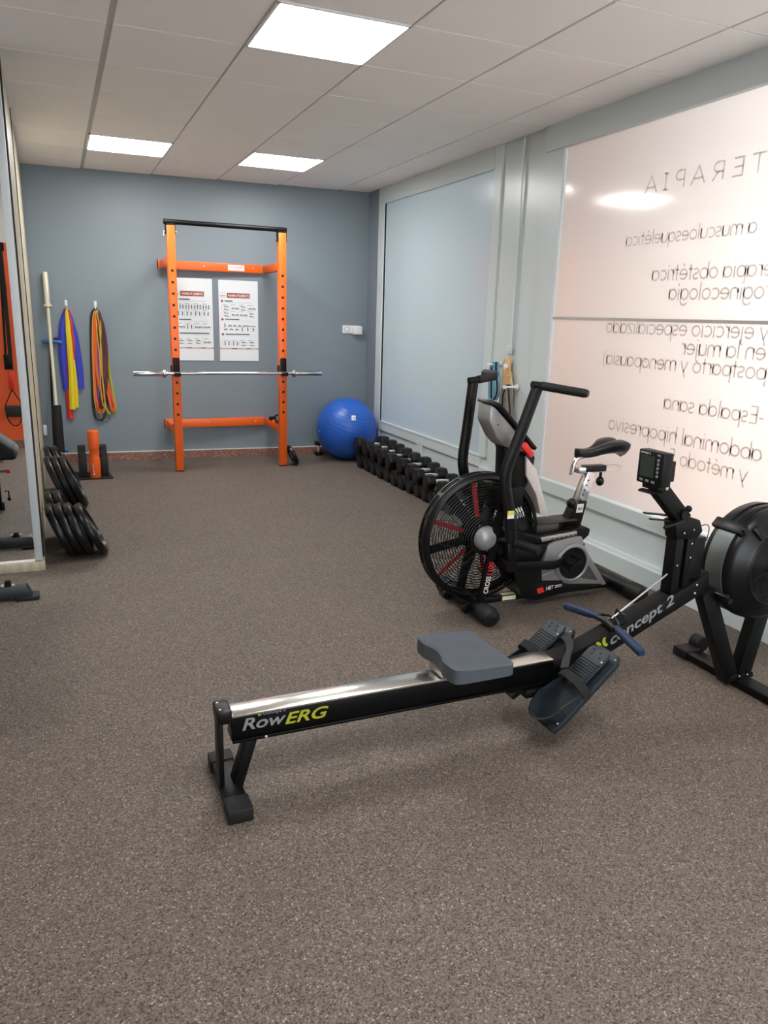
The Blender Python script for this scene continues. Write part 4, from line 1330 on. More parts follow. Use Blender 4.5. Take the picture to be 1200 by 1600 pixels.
    for (v, kinds, rep) in rows:
        m = len(kinds)
        for i, kd in enumerate(kinds):
            u0 = 0.08 + 0.86 * i / m
            for r_ in range(rep):
                if kd == 1 and rep > 1:
                    figure(u0 + 0.43 / m, v + 0.02 - 0.035 * r_, kd, 0.85)
                else:
                    figure(u0 + 0.86 / m * (r_ + 0.6) / (rep + 0.2), v, kd, 0.85)
            if rep > 1:
                rect(capt, u0 + 0.01, u0 + 0.5 / m, v + 0.042, v + 0.047)
                rect(capt, u0 - 0.01, u0 - 0.006, v - 0.03, v + 0.04, 0.0085)
    fig.build('exercise_figures', INK, t, smooth=False)
    capt.build('caption_lines', GREYINK, t, smooth=False)


poster(1.055, 1.436, 0.978, 1.762, 'warm-up exercise poster partly hidden behind the left orange post', True)
poster(1.496, 1.883, 0.976, 1.757, 'warm-up exercise poster hung between the two orange posts', False)

# ------------------------------------------------------------------ wall fittings at the back
t = thing('wall_socket', 'white double socket with a plug-in cover on the grey wall above the blue ball', 'socket', (2.866, YB(2.866), 1.31))
o = V((2.765, YB(2.765), 1.270))
MB().prism([(0, 0), (0.2, 0), (0.2, 0.082), (0, 0.082)], o, wx, wz, wn, 0, 0.012, 0.003).build('plate', WHITE, t)
mb = MB().lathe([(0.030, 0.0), (0.030, 0.004), (0.024, 0.004), (0.022, -0.003), (0.0, -0.003)], o + wx * 0.05 + wz * 0.041 + wn * 0.012, wn, 28)
mb.build('socket_well', mat('socket_grey', (176, 178, 180), 0.5), t)
MB().prism([(0.108, -0.008), (0.205, -0.008), (0.205, 0.076), (0.108, 0.076)], o, wx, wz, wn, 0.012, 0.05, 0.006).build('plug_adapter', WHITE, t)
t = thing('small_wall_socket', 'small white socket low on the grey wall beside the wooden partition', 'socket', (-0.12, YB(-0.12), 0.33))
MB().prism([(-0.065, -0.05), (-0.032, -0.05), (-0.032, 0.05), (-0.065, 0.05)], (-0.12, YB(-0.12), 0.31), wx, wz, wn, 0, 0.03, 0.006).build('plate', WHITE, t)

HOOKW = mat('hook_white', (220, 222, 222), 0.4)
for (x, nm) in ((0.100, 'white wall hook holding the flat blue, yellow and red bands'), (0.355, 'white wall hook holding the coloured loop bands')):
    t = thing('wall_hook', nm, 'hook', (x, YB(x), 1.49), None, 'wall hooks for bands')
    o = V((x, YB(x), 1.49))
    mb = MB().prism([(-0.012, -0.022), (0.012, -0.022), (0.012, 0.03), (-0.012, 0.03)], o, wx, wz, wn, 0, 0.006, 0.002).build('plate', HOOKW, t)
    screws(mb, [o + wz * 0.015 + wn * 0.006, o - wz * 0.01 + wn * 0.006], (0.003, 0.002, 0.003))
    MB().tube([o + wz * -0.015 + wn * 0.004, o + wz * -0.045 + wn * 0.012, o + wz * -0.062 + wn * 0.035, o + wz * -0.05 + wn * 0.062, o + wz * -0.035 + wn * 0.066], 0.0035, 8, smooth=1).build('hook', STEEL, t)


def ribbon(pts, yoff, thick=0.003, wave=0.006):
    """hanging strip: pts (x, z, width), drawn as a soft folded band"""
    P = []
    for i in range(len(pts) - 1):
        for k in range(4):
            f = k / 4
            P.append(tuple(pts[i][q] * (1 - f) + pts[i + 1][q] * f for q in range(3)))
    P.append(pts[-1])
    mb = MB()
    bm = mb.bm
    m = 6
    rows = []
    for (x, z, w) in P:
        r = []
        for side in (0, 1):
            rr = []
            for k in range(m + 1):
                f = k / m - 0.5
                yy = YB(x) - yoff - wave * cos(f * 5.0) * min(1, w / 0.04) - (thick if side else 0)
                rr.append(bm.verts.new((x + f * w, yy, z)))
            r.append(rr)
        rows.append(r)
    for i in range(len(rows) - 1):
        A, B = rows[i], rows[i + 1]
        for k in range(m):
            bm.faces.new((A[1][k], A[1][k + 1], B[1][k + 1], B[1][k]))
            bm.faces.new((A[0][k + 1], A[0][k], B[0][k], B[0][k + 1]))
        bm.faces.new((A[0][0], A[1][0], B[1][0], B[0][0]))
        bm.faces.new((A[1][m], A[0][m], B[0][m], B[1][m]))
    for r in (rows[0], rows[-1]):
        for k in range(m):
            bm.faces.new((r[0][k], r[0][k + 1], r[1][k + 1], r[1][k]))
    bmesh.ops.recalc_face_normals(bm, faces=bm.faces)
    return mb


BLUEB = mat('blue_latex', (40, 52, 168), 0.5)
YELB = mat('yellow_latex', (212, 192, 20), 0.5)
REDB = mat('red_latex', (190, 40, 44), 0.5)
FLAT = {
    'blueL': [(0.096, 1.444, 0.017), (0.075, 1.386, 0.039), (0.059, 1.311, 0.056), (0.043, 1.166, 0.067), (0.038, 0.99, 0.067), (0.039, 0.812, 0.05), (0.041, 0.686, 0.039)],
    'blueR': [(0.112, 1.445, 0.017), (0.123, 1.37, 0.045), (0.139, 1.272, 0.056), (0.154, 1.167, 0.067), (0.164, 0.991, 0.078), (0.17, 0.841, 0.078), (0.169, 0.703, 0.073)],
    'yellowA': [(0.098, 1.438, 0.017), (0.101, 1.37, 0.034), (0.104, 1.254, 0.05), (0.105, 1.108, 0.05), (0.103, 0.961, 0.05), (0.101, 0.812, 0.05), (0.096, 0.673, 0.056), (0.091, 0.509, 0.056)],
    'yellowB': [(0.116, 1.341, 0.017), (0.122, 1.108, 0.022), (0.127, 0.949, 0.028), (0.127, 0.751, 0.045), (0.125, 0.6, 0.045), (0.123, 0.527, 0.039)],
    'redA': [(0.08, 1.44, 0.016), (0.069, 0.99, 0.022), (0.057, 0.752, 0.039), (0.06, 0.601, 0.05), (0.067, 0.418, 0.061)],
    'redB': [(0.112, 1.439, 0.017), (0.130, 1.313, 0.034), (0.140, 1.138, 0.042), (0.127, 0.955, 0.028)],
}
for nm, m_, parts, lab, yo in (('flat_band', BLUEB, (('blueL', 0.030), ('blueR', 0.028)), 'wide flat blue elastic band, two tails hanging from the left wall hook', 0),
                               ('flat_band', YELB, (('yellowA', 0.040), ('yellowB', 0.036)), 'flat yellow elastic band hanging in front of the blue one', 0),
                               ('flat_band', REDB, (('redA', 0.018), ('redB', 0.034)), 'flat red elastic band hanging lowest on the left wall hook', 0)):
    t = thing(nm, lab, 'elastic band', (0.1, YB(0.1) - 0.03, 1.44), None, 'flat elastic bands on the left hook')
    for key, yo in parts:
        ribbon(FLAT[key], yo).build('tail', m_, t)
    MB().tube([V((FLAT[parts[0][0]][0][0], YB(0.1) - parts[0][1], 1.438)), V((0.104, YB(0.1) - 0.028, 1.452)), V((FLAT[parts[1][0]][0][0] * 0.6 + 0.112 * 0.4, YB(0.1) - parts[1][1], 1.438))], 0.005, 8, flat=(0.004, 0.010), up=(0, 0, 1), smooth=1).build('fold', m_, t)

LOOPS = {
    'black': [(0.352, 1.452), (0.319, 1.422), (0.302, 1.287), (0.284, 0.931), (0.276, 0.628), (0.278, 0.474), (0.297, 0.412), (0.331, 0.392), (0.368, 0.423), (0.396, 0.503), (0.417, 0.749), (0.426, 0.992), (0.421, 1.201), (0.406, 1.33), (0.384, 1.423)],
    'yellow': [(0.351, 1.44), (0.323, 1.393), (0.305, 1.169), (0.295, 0.871), (0.286, 0.597), (0.302, 0.492), (0.335, 0.467), (0.377, 0.485), (0.382, 0.658), (0.366, 0.871), (0.368, 1.081), (0.391, 1.259), (0.383, 1.406)],
    'green': [(0.351, 1.434), (0.339, 1.346), (0.345, 1.17), (0.351, 0.991), (0.359, 0.75), (0.385, 0.515), (0.422, 0.452), (0.465, 0.476), (0.48, 0.526), (0.46, 0.687), (0.434, 0.931), (0.425, 1.171), (0.407, 1.348), (0.373, 1.429)],
    'orangeA': [(0.356, 1.423), (0.326, 1.317), (0.305, 1.081), (0.299, 0.811), (0.299, 0.628), (0.325, 0.492), (0.354, 0.479), (0.371, 0.565), (0.336, 0.75), (0.324, 0.931), (0.334, 1.17), (0.356, 1.347)],
    'orangeB': [(0.367, 1.429), (0.383, 1.318), (0.397, 1.081), (0.405, 0.841), (0.427, 0.718), (0.464, 0.551), (0.466, 0.489), (0.437, 0.496), (0.413, 0.688), (0.397, 0.901), (0.387, 1.111), (0.377, 1.318)],
    'maroon': [(0.362, 1.434), (0.402, 1.348), (0.425, 1.171), (0.426, 0.992), (0.405, 0.749), (0.376, 0.565), (0.343, 0.504), (0.336, 0.566), (0.37, 0.749), (0.397, 0.992), (0.393, 1.2), (0.37, 1.376)],
    'purple': [(0.356, 1.423), (0.349, 1.229), (0.351, 0.991), (0.364, 0.841), (0.365, 0.75), (0.336, 0.566), (0.322, 0.535), (0.326, 0.689), (0.349, 0.871), (0.347, 1.111), (0.341, 1.288)],
    'thin': [(0.309, 0.505), (0.326, 0.411), (0.353, 0.373), (0.388, 0.372), (0.415, 0.421), (0.418, 0.484), (0.405, 0.75), (0.39, 1.1), (0.372, 1.40), (0.356, 1.44), (0.34, 1.35), (0.32, 1.0), (0.305, 0.7)],
}
LOOPS['amber_mid'] = [(0.353, 1.44), (0.347, 1.36), (0.352, 1.17), (0.362, 0.99), (0.352, 0.78), (0.352, 0.62), (0.372, 0.515), (0.384, 0.53), (0.380, 0.66), (0.372, 0.82), (0.380, 1.02), (0.378, 1.25), (0.366, 1.40)]
LOOPS['rust'] = [(0.358, 1.43), (0.340, 1.30), (0.322, 1.05), (0.312, 0.80), (0.318, 0.60), (0.345, 0.49), (0.366, 0.50), (0.352, 0.62), (0.338, 0.80), (0.346, 1.05), (0.352, 1.30)]
LOOPS['deep_green'] = [(0.355, 1.435), (0.352, 1.33), (0.358, 1.15), (0.364, 0.98), (0.372, 0.80), (0.384, 0.66), (0.388, 0.80), (0.378, 1.00), (0.372, 1.18), (0.364, 1.34)]
for key, rgb, fl_, yo, lab in (
        ('black', (22, 20, 20), (0.0045, 0.012), 0.022, 'thick black loop band hanging lowest on the right wall hook'),
        ('yellow', (196, 150, 36), (0.003, 0.005), 0.050, 'narrow amber loop band on the left edge of the right hook bundle'),
        ('green', (150, 156, 36), (0.003, 0.012), 0.030, 'lime green loop band swinging furthest right on the right hook'),
        ('orangeA', (212, 84, 26), (0.003, 0.013), 0.040, 'orange loop band on the left of the right hook bundle'),
        ('orangeB', (214, 82, 24), (0.003, 0.012), 0.042, 'orange loop band flaring right at the bottom of the right hook bundle'),
        ('maroon', (70, 18, 24), (0.003, 0.015), 0.046, 'dark maroon loop band on the right of the right hook bundle'),
        ('purple', (104, 66, 150), (0.003, 0.010), 0.034, 'purple loop band glimpsed in the middle of the right hook bundle'),
        ('rust', (150, 44, 28), (0.003, 0.012), 0.027, 'rust red loop band behind the orange one on the right wall hook'),
        ('deep_green', (40, 74, 40), (0.003, 0.008), 0.038, 'short dark green loop band inside the top of the right hook bundle'),
        ('amber_mid', (206, 164, 60), (0.003, 0.0045), 0.054, 'narrow amber loop band running down the middle of the right hook bundle'),
        ('thin', (26, 26, 26), (0.0022, 0.0022), 0.016, 'thin black cord loop hanging just below the right hook bundle')):
    mb = MB().tube([(x, YB(x) - yo - 0.006 * sin(i * 1.9), z) for i, (x, z) in enumerate(LOOPS[key])], 0.005, 8, closed=True, flat=(fl_[1], fl_[0]), up=(1, 0.0, 0.02), smooth=2)
    o = mb.build('loop_band', mat('latex_' + key, rgb, 0.5))
    tag(o, lab, 'elastic band', 'loop bands on the right hook')
    recenter(o, (0.36, YB(0.36) - yo, 1.44))

# bars leaning in the corner
t = thing('leaning_barbell', 'metal barbell with painted-in cream reflection and black foam pad leaning upright in the left back corner', 'barbell', (-0.045, 7.55, 0))
pt, pb = V((-0.0585, 7.835, 1.757)), V((-0.05, 7.53, 0.0))


def LB(z):
    f = z / 1.757
    return pb.lerp(pt, f)


CREAM_REFL = mat('steel_cream_reflection', (206, 200, 182), 0.4, 0.2)  # cream reflection on bare metal put into the base colour
sh_ = MB().cyl(LB(0.5), LB(1.47), 0.0148, n=18).build('shaft', CREAM_REFL, t)
MB().cyl(LB(1.455), LB(1.757), 0.0245, n=24, bev=0.003).cyl(LB(1.452), LB(1.474), 0.037, n=24, bev=0.002).build('sleeve', CREAM_REFL, t)
MB().cyl(LB(0.145), LB(0.575), 0.043, n=28, bev=0.006).build('foam_pad', mat('black_foam', (13, 13, 14), 0.85, bump=0.3), t, label='black foam pad')
MB().cyl(LB(0.0), LB(0.15), 0.0245, n=24).cyl(LB(0.115), LB(0.147), 0.036, n=24, bev=0.003).build('sleeve', CHROME, t, label='chrome lower sleeve')
t = thing('handle_pole', 'thin black pole with blue cross handles leaning behind the barbell with the painted-in cream reflection', 'pole', (-0.09, 7.75, 0))
MB().tube([(-0.058, 7.862, 1.15), (-0.088, 7.79, 0.55), (-0.098, 7.74, 0.13), (-0.10, 7.725, 0.01)], 0.011, 12).build('pole', BLACK, t)
BLUEH = mat('blue_handle', (44, 96, 168), 0.45)
MB().tube([(-0.125, 7.855, 1.135), (-0.118, 7.85, 1.142), (-0.03, 7.842, 1.142), (0.028, 7.835, 1.137), (0.035, 7.83, 1.125)], [0.013, 0.018, 0.018, 0.018, 0.013], 14).build('cross_handle', BLUEH, t, label='blue upper handle')
MB().span((-0.03, 7.848, 1.16), (0.02, 7.862, 1.18), 0.003).build('handle_clip', BLACKP, t)
MB().tube([(-0.15, 7.745, 0.13), (-0.02, 7.742, 0.13), (0.022, 7.74, 0.13)], [0.014, 0.016, 0.014], 14).build('cross_handle', BLUEH, t, label='blue lower handle')

# stepped holder and foam roller
t = thing('stepped_stand', 'black floor plate with two stepped blocks beside the orange roller', 'stand', (0.18, 7.1, 0))
MB().prism([(-0.03, 6.935), (0.372, 6.935), (0.345, 7.265), (-0.03, 7.265)], (0, 0, 0), (1, 0, 0), (0, 1, 0), (0, 0, 1), 0.0, 0.012, 0.003).build('base_plate', RUBBER, t)
for x0, x1 in ((0.095, 0.160), (0.278, 0.338)):
    MB().prism([(7.00, 0.012), (7.00, 0.175), (7.07, 0.175), (7.07, 0.215), (7.14, 0.215), (7.14, 0.262), (7.24, 0.262), (7.24, 0.012)], (0, 0, 0), (0, 1, 0), (0, 0, 1), (1, 0, 0), x0, x1, 0.003).build('stepped_block', RUBBER, t)
t = thing('foam_roller', 'orange foam barbell pad standing upright on the black floor plate', 'foam pad', (0.225, 7.03, 0.012))
ro = mat('orange_foam', (228, 92, 14), 0.6)
MB().lathe([(0.0, 0.012), (0.043, 0.012), (0.046, 0.018), (0.046, 0.165), (0.042, 0.185), (0.040, 0.20), (0.040, 0.255), (0.044, 0.27), (0.046, 0.285), (0.046, 0.415), (0.043, 0.424), (0.018, 0.424), (0.018, 0.40), (0.0, 0.40)], (0.226, 6.985, 0), (0, 0, 1), 40).build('pad', ro, t)
MB().tube([(0.226, 6.985, 0.166), (0.226, 6.985, 0.169)], 0.0463, 40).build('seam', mat('orange_seam', (184, 70, 10), 0.6), t)
tx = V((0.0, 0.0, 1.0))
text('AMONAX', (0.216, 6.9375, 0.062), (0, 0, 1), (-1, 0, 0), 0.02, WHITEINK, t, depth=0.001, fat=0.01, width=0.078, height=0.010)
MB().prism([(0, 0), (0.012, 0), (0.006, 0.012)], (0.208, 6.939, 0.045), (1, 0, 0), (0, 0, 1), (0, -1, 0), 0, 0.0015).build('logo_mark', WHITEINK, t, smooth=False)


# ------------------------------------------------------------------ weight plates
def make_plate(name, label, cat, r, th, group):
    t = thing(name, label, cat, (0, 0, 0), None, group)
    h = th / 2
    mb = MB().lathe([(0.026, -h * 0.8), (0.052, -h * 0.8), (0.056, -h * 0.35), (r * 0.80, -h * 0.35), (r * 0.84, -h), (r * 0.97, -h), (r, -h * 0.6), (r, h * 0.6), (r * 0.97, h), (r * 0.84, h), (r * 0.80, h * 0.35), (0.056, h * 0.35), (0.052, h * 0.8), (0.026, h * 0.8)], (0, 0, 0), (0, 0, 1), 56, closed=True)
    d = mb.build('disc', mat('black_plate_rubber', (10, 11, 12), 0.34, spec=0.35), t, local=True)
    mb = MB().lathe([(0.0255, -h * 0.85), (0.030, -h * 0.85), (0.030, h * 0.85), (0.0255, h * 0.85)], (0, 0, 0), (0, 0, 1), 32, closed=True)
    mb.build('steel_bush', STEEL, t, local=True)
    for k in range(3):
        mb = MB()
        for s2 in (-1, 1):
            pts = [(r * 0.56 * cos(RAD(120 * k + q)), r * 0.56 * sin(RAD(120 * k + q)), s2 * h * 0.36) for q in range(-26, 27, 13)]
            mb.tube(pts, 0.008, 8, flat=(0.003, r * 0.12), up=(0, 0, 1))
        mb.build('grip_slot', mat('slot_black', (10, 10, 11), 0.5), t, local=True)
    mb = MB()
    mb.ring((0, 0, h * 0.98), (0, 0, 1), r * 0.905, 0.0018, 56, 5)
    mb.build('raised_lip', MATS['black_plate_rubber'], t, local=True)
    return t


def lean_matrix(xtop, yc, r, tilt, th, yaw=0.0):
    """plate standing on edge, top leaning towards -X; the disc faces +X and slightly up"""
    ct, st = cos(tilt), sin(tilt)
    R = M.Rotation(pi / 2 - tilt, 4, 'Y')             # +Z -> +X tilted up
    R = M.Rotation(yaw, 4, 'Z') @ R
    zc = r * ct + th / 2 * st
    xc = xtop + r * st + 0.0
    return M.Translation((xc, yc, zc)) @ R


P1 = make_plate('weight_plate', '', 'weight plate', 0.172, 0.040, 'black weight plates leaning on the partition')
first = [(-0.128, 4.73), (-0.078, 4.735), (-0.027, 4.73), (0.032, 4.725)]
names1 = ['front black weight plate leaning nearest the wooden partition', 'second black plate out from the partition in the front stack',
          'third black plate out from the partition in the front stack', 'outermost black weight plate of the front stack, full face showing']
small = [(-0.135, 5.10, 'black plate behind the front stack, against the partition'), (-0.083, 5.10, 'black plate behind the front stack, second from the partition')]
tl = RAD(23)
k = 0
for (x, y), nm in zip(first, names1):
    mw = lean_matrix(x, y, 0.172, tl if k < 3 else RAD(26), 0.040)
    if k == 0:
        P1.matrix_world = mw
        ROOT[P1] = mw
        P1['label'] = nm
    else:
        dup(P1, mw, label=nm)
    k += 1
for (x, y, nm) in small:
    dup(P1, lean_matrix(x, y, 0.172, tl, 0.040), label=nm)
P2 = make_plate('weight_plate', '', 'weight plate', 0.205, 0.042, 'black weight plates leaning on the partition')
second = [(-0.142, 6.00, 'larger black plate of the rear stack touching the partition'), (-0.092, 6.00, 'middle of three larger plates in the rear stack'),
          (-0.040, 5.99, 'larger black plate of the rear stack with its face towards the room'),
          (-0.150, 6.46, 'black plate furthest back against the partition'), (-0.098, 6.46, 'outer black plate of the pair furthest back')]
for i, (x, y, nm) in enumerate(second):
    mw = lean_matrix(x, y, 0.205, RAD(22), 0.042)
    if i == 0:
        P2.matrix_world = mw
        ROOT[P2] = mw
        P2['label'] = nm
    else:
        dup(P2, mw, label=nm)
P3 = make_plate('small_weight_plate', 'small black weight plate leaning on the right orange post', 'weight plate', 0.104, 0.034, None)
mw = lean_matrix(2.0, 7.14, 0.104, RAD(24), 0.034)
mw = M.Translation((0.021, 0, 0)) @ mw
P3.matrix_world = mw
ROOT[P3] = mw

# ------------------------------------------------------------------ gym ball
t = thing('gym_ball', 'large blue inflatable gym ball in the back right corner', 'ball', (2.70, 7.345, 0))
bc, br = V((2.70, 7.335, 0.3155)), 0.3155
blue = mat('blue_ball_vinyl', (34, 92, 190), 0.36, var=0.04)
prof = []
for k in range(97):
    a = -pi / 2 + pi * k / 96
    rr = br + (0.0012 * (1 if (k // 2) % 2 else 0) if abs(a) < 1.2 else 0)
    prof.append((max(0.0, rr * cos(a)), rr * sin(a)))
prof[0] = (0.0, -br)
prof[-1] = (0.0, br)
ballm = MB().lathe(prof, bc, V((0.25, -0.25, 1)), 72).build('ball', blue, t)
for p_ in ballm.data.polygons:
    p_.use_smooth = True


def ball_patch(px, pz, w, h, name, m_):
    mb = MB()
    bm = mb.bm
    d = (V((0, 0, 1.45)) - bc).normalized()
    rt = V((0, 0, 1)).cross(d).normalized()
    up = d.cross(rt)
    g = []
    for i in range(7):
        row = []
        for j in range(7):
            q = d * 1.0 + rt * (px + (i / 6 - 0.5) * w) + up * (pz + (j / 6 - 0.5) * h)
            dirn = (rt * (px + (i / 6 - 0.5) * w) + up * (pz + (j / 6 - 0.5) * h))
            f = math.sqrt(max(0, 1 - dirn.length_squared))
            row.append(bm.verts.new(bc + (dirn + d * f) * (br + 0.0025)))
        g.append(row)
    for i in range(6):
        for j in range(6):
            bm.faces.new((g[i][j], g[i + 1][j], g[i + 1][j + 1], g[i][j + 1]))
    return mb.build(name, m_, t)


ball_patch(0.22, 0.34, 0.13, 0.15, 'white_label', WHITE)
ball_patch(0.235, 0.33, 0.06, 0.045, 'label_print', GREYINK)
ball_patch(-0.86, -0.10, 0.03, 0.03, 'valve_plug', WHITE)

# ------------------------------------------------------------------ hex dumbbells


def make_dumbbell(s, L):
    """s: across flats of the head, L: whole length, axis along X"""
    t = thing('hex_dumbbell', '', 'dumbbell', (0, 0, 0))
    hl = L * 0.275
    R = s / 2 / cos(pi / 6)
    for sgn in (-1, 1):
        mb = MB()
        poly = [(R * cos(RAD(60 * k)), R * sin(RAD(60 * k))) for k in range(6)]
        mb.prism(poly, (0, 0, 0), (0, 1, 0), (0, 0, 1), (1, 0, 0), sgn * L / 2, sgn * (L / 2 - hl), min(0.014, s * 0.11))
        h = mb.build('head', mat('black_urethane', (10, 11, 12), 0.45, spec=0.35), t, local=True)
        MB().cyl((sgn * (L / 2 - 0.0005), 0, 0), (sgn * (L / 2 + 0.001), 0, 0), s * 0.28, n=28).build('end_disc', mat('dark_end_disc', (24, 25, 27), 0.5), h, local=True)
    MB().tube([(-(L / 2 - hl) - 0.002, 0, 0), (-L * 0.12, 0, 0), (0, 0, 0), (L * 0.12, 0, 0), ((L / 2 - hl) + 0.002, 0, 0)], [0.0160, 0.0170, 0.0190, 0.0155, 0.0145], 18).build('handle', mat('bright_handle_steel', (226, 226, 224), 0.32, 0.75), t, local=True, label='chrome handle')
    return t


ORD = ['first', 'second', 'third', 'fourth', 'fifth', 'sixth', 'seventh', 'eighth', 'ninth', 'tenth', 'eleventh', 'twelfth', 'thirteenth']
low = [6.84, 6.665, 6.49, 6.32, 6.155, 5.99, 5.83, 5.675, 5.525, 5.375, 5.23, 5.09, 4.955]
upp = [6.80, 6.625, 6.44, 6.255, 6.06, 5.86, 5.665, 5.48, 5.27, 5.07]
rnd = random.Random(11)
lowtop = {}
for i, y in enumerate(low):
    s = 0.160 - 0.0036 * i
    L = 0.350 - 0.007 * i
    d = make_dumbbell(s, L)
    mw = M.Translation((2.655 + L / 2 - 0.005 + rnd.uniform(-0.006, 0.006), y, s / 2)) @ M.Rotation(RAD(rnd.uniform(-2, 2)), 4, 'Z')
    d.matrix_world = mw
    ROOT[d] = mw
    lowtop[y] = s
    d['label'] = '%s black hex dumbbell from the blue ball in the lower row along the wall' % ORD[i]
    d['group'] = 'hex dumbbells in the lower row'
for i, y in enumerate(upp):
    s = 0.150 - 0.0042 * i
    L = 0.335 - 0.007 * i
    near = sorted(low, key=lambda q: abs(q - y))[:2]
    zt = max(lowtop[q] for q in near)
    d = make_dumbbell(s, L)
    mw = M.Translation((2.645 + L / 2 - 0.02 + rnd.uniform(-0.022, 0.016), y, zt + s / 2)) @ M.Rotation(RAD(rnd.uniform(-3, 3)), 4, 'Z')
    d.matrix_world = mw
    ROOT[d] = mw
    d['label'] = '%s black hex dumbbell from the blue ball in the upper row of the stack' % ORD[i]
    d['group'] = 'hex dumbbells in the upper row'
d = make_dumbbell(0.085, 0.15)
mw = M.Translation((2.485, 7.60, 0.075)) @ M.Rotation(pi / 2, 4, 'Y')
d.matrix_world = mw
ROOT[d] = mw
d['label'] = 'single small black dumbbell standing on end behind the blue ball'

# ------------------------------------------------------------------ pillar: cable trunking, hooks, bands, wooden board
mb = MB().span((3.024, 4.80, 1.27), (3.033, 4.826, HC - 0.002), 0.003)
struct(mb, 'trim_5', WALLW)
t = thing('cable_box', 'small white cable box at the foot of the wall trunking, above the wooden board', 'cable box', (3.02, 4.815, 1.24))
MB().span((3.016, 4.785, 1.215), (3.032, 4.85, 1.275), 0.004).build('cover', WALLW, t)
MB().cyl((3.024, 4.82, 1.215), (3.024, 4.82, 1.208), 0.006, n=10).build('cable_gland', mat('grey_gland', (150, 152, 152), 0.5), t)
WD = wood_mat('light_plywood', (190, 150, 104), (212, 176, 128), 0.55)
t = thing('wooden_board', 'upright light plywood board with white knobs on the white pillar', 'board', (3.02, 4.80, 0.6))
MB().prism([(4.735, 0.42), (4.865, 0.42), (4.865, 1.16), (4.855, 1.18), (4.79, 1.185), (4.778, 1.17), (4.778, 1.09), (4.755, 1.075), (4.755, 1.03), (4.735, 1.0)], (0, 0, 0), (0, 1, 0), (0, 0, 1), (-1, 0, 0), -3.028, -3.008, 0.002).build('panel', WD, t)
for (y, z, r) in ((4.80, 1.125, 0.020),):
    MB().lathe([(0.0, 0.026), (r * 0.9, 0.024), (r, 0.016), (r * 0.5, 0.0)], (3.008, y, z), (-1, 0, 0), 24).build('knob', WHITE, t)
MB().cyl((3.008, 4.77, 1.06), (2.985, 4.77, 1.06), 0.014, n=18).build('peg', WD, t)
for (y, z, nm) in ((4.935, 1.13, 'white peg hook holding the turquoise band loop'), (4.70, 0.985, 'white peg hook holding the grey band loop')):
    t = thing('peg_hook', nm, 'hook', (3.03, y, z), None, 'peg hooks on the pillar')
    MB().cyl((3.033, y, z), (2.93, y, z), 0.009, n=14).cyl((2.932, y, z), (2.925, y, z), 0.015, n=16).build('peg', WHITE, t)
    MB().cyl((3.036, y, z), (3.028, y, z), 0.022, n=20).build('rosette', WHITE, t)


def band_loop(name, lab, y, ztop, zbot, x, cols, wid):
    t = thing(name, lab, 'elastic band', (x, y, ztop), None, 'band loops on the pillar')
    for k, (c, off) in enumerate(cols):
        w = wid
        pts = []
        for q in range(28):
            a = 2 * pi * q / 28
            zz = (ztop + zbot) / 2 + (ztop - zbot) / 2 * sin(a)
            spread = (wid + 0.006 + 0.03 * (1 - (zz - zbot) / (ztop - zbot)))
            pts.append((x + off, y + spread * cos(a) + 0.008 * sin(3 * a), zz))
        MB().tube(pts, 0.005, 4, closed=True, flat=(0.0105, 0.003), up=(1, 0, 0)).build('stripe', c, t)


TQ, NV, GY, BK = mat('turquoise_woven', (108, 176, 196), 0.8), mat('navy_woven', (28, 40, 66), 0.8), mat('grey_woven', (118, 120, 118), 0.8), mat('black_woven', (32, 33, 34), 0.8)
band_loop('fabric_band', 'turquoise and navy fabric band loop hanging left of the wooden board', 4.935, 1.147, 0.865, 2.985, [(TQ, -0.02), (NV, 0.0), (TQ, 0.02)], 0.02)
band_loop('fabric_band', 'grey and black fabric band loop hanging in front of the wooden board', 4.715, 1.002, 0.700, 2.965, [(GY, -0.022), (BK, -0.002), (GY, 0.018)], 0.03)

# ------------------------------------------------------------------ weight bench at the left edge (foot in view, the rest in the mirror)
t = thing('weight_bench', 'black weight bench whose front foot reaches in at the left edge', 'bench', (-0.50, 3.5, 0))
ft = MB().prism([(-0.80, 0.012), (-0.205, 0.012), (-0.235, 0.078), (-0.80, 0.078)], (0, 0, 0), (1, 0, 0), (0, 0, 1), (0, 1, 0), 4.03, 4.09, 0.003).build('front_foot', mat('bench_frame_grey', (26, 30, 33), 0.45), t)
for x0, x1 in ((-0.29, -0.18), (-0.82, -0.72)):
    MB().span((x0, 4.015, 0.0), (x1, 4.105, 0.022), 0.003).build('rubber_pad', RUBBER, ft)
mb = MB().cyl((-0.32, 4.06, 0.078), (-0.32, 4.06, 0.090), 0.022, n=6).cyl((-0.32, 4.06, 0.09), (-0.32, 4.06, 0.104), 0.013, n=16)
mb.build('bolt_cap', BLACKP, ft)
mb = MB().cyl((-0.352, 4.045, 0.082), (-0.336, 4.045, 0.082), 0.009, n=14).cyl((-0.304, 4.045, 0.082), (-0.288, 4.045, 0.082), 0.009, n=14)
mb.build('washer', BOLT, ft)
rf_ = MB().prism([(-0.74, 0.012), (-0.44, 0.012), (-0.44, 0.07), (-0.74, 0.07)], (0, 0, 0), (1, 0, 0), (0, 0, 1), (0, 1, 0), 3.02, 3.08, 0.003).build('rear_foot', BLACK, t)
MB().tube([(-0.43, 3.06, 0.15), (-0.405, 3.06, 0.15), (-0.405, 3.06, 0.10)], 0.005, 8).ball((-0.405, 3.06, 0.09), 0.014, 14).build('foot_bracket', BLACK, rf_)
MB().beam((-0.54, 4.05, 0.075), (-0.54, 3.05, 0.22), 0.06, 0.06, (0, 0, 1), 0.003).build('spine', BLACK, t)
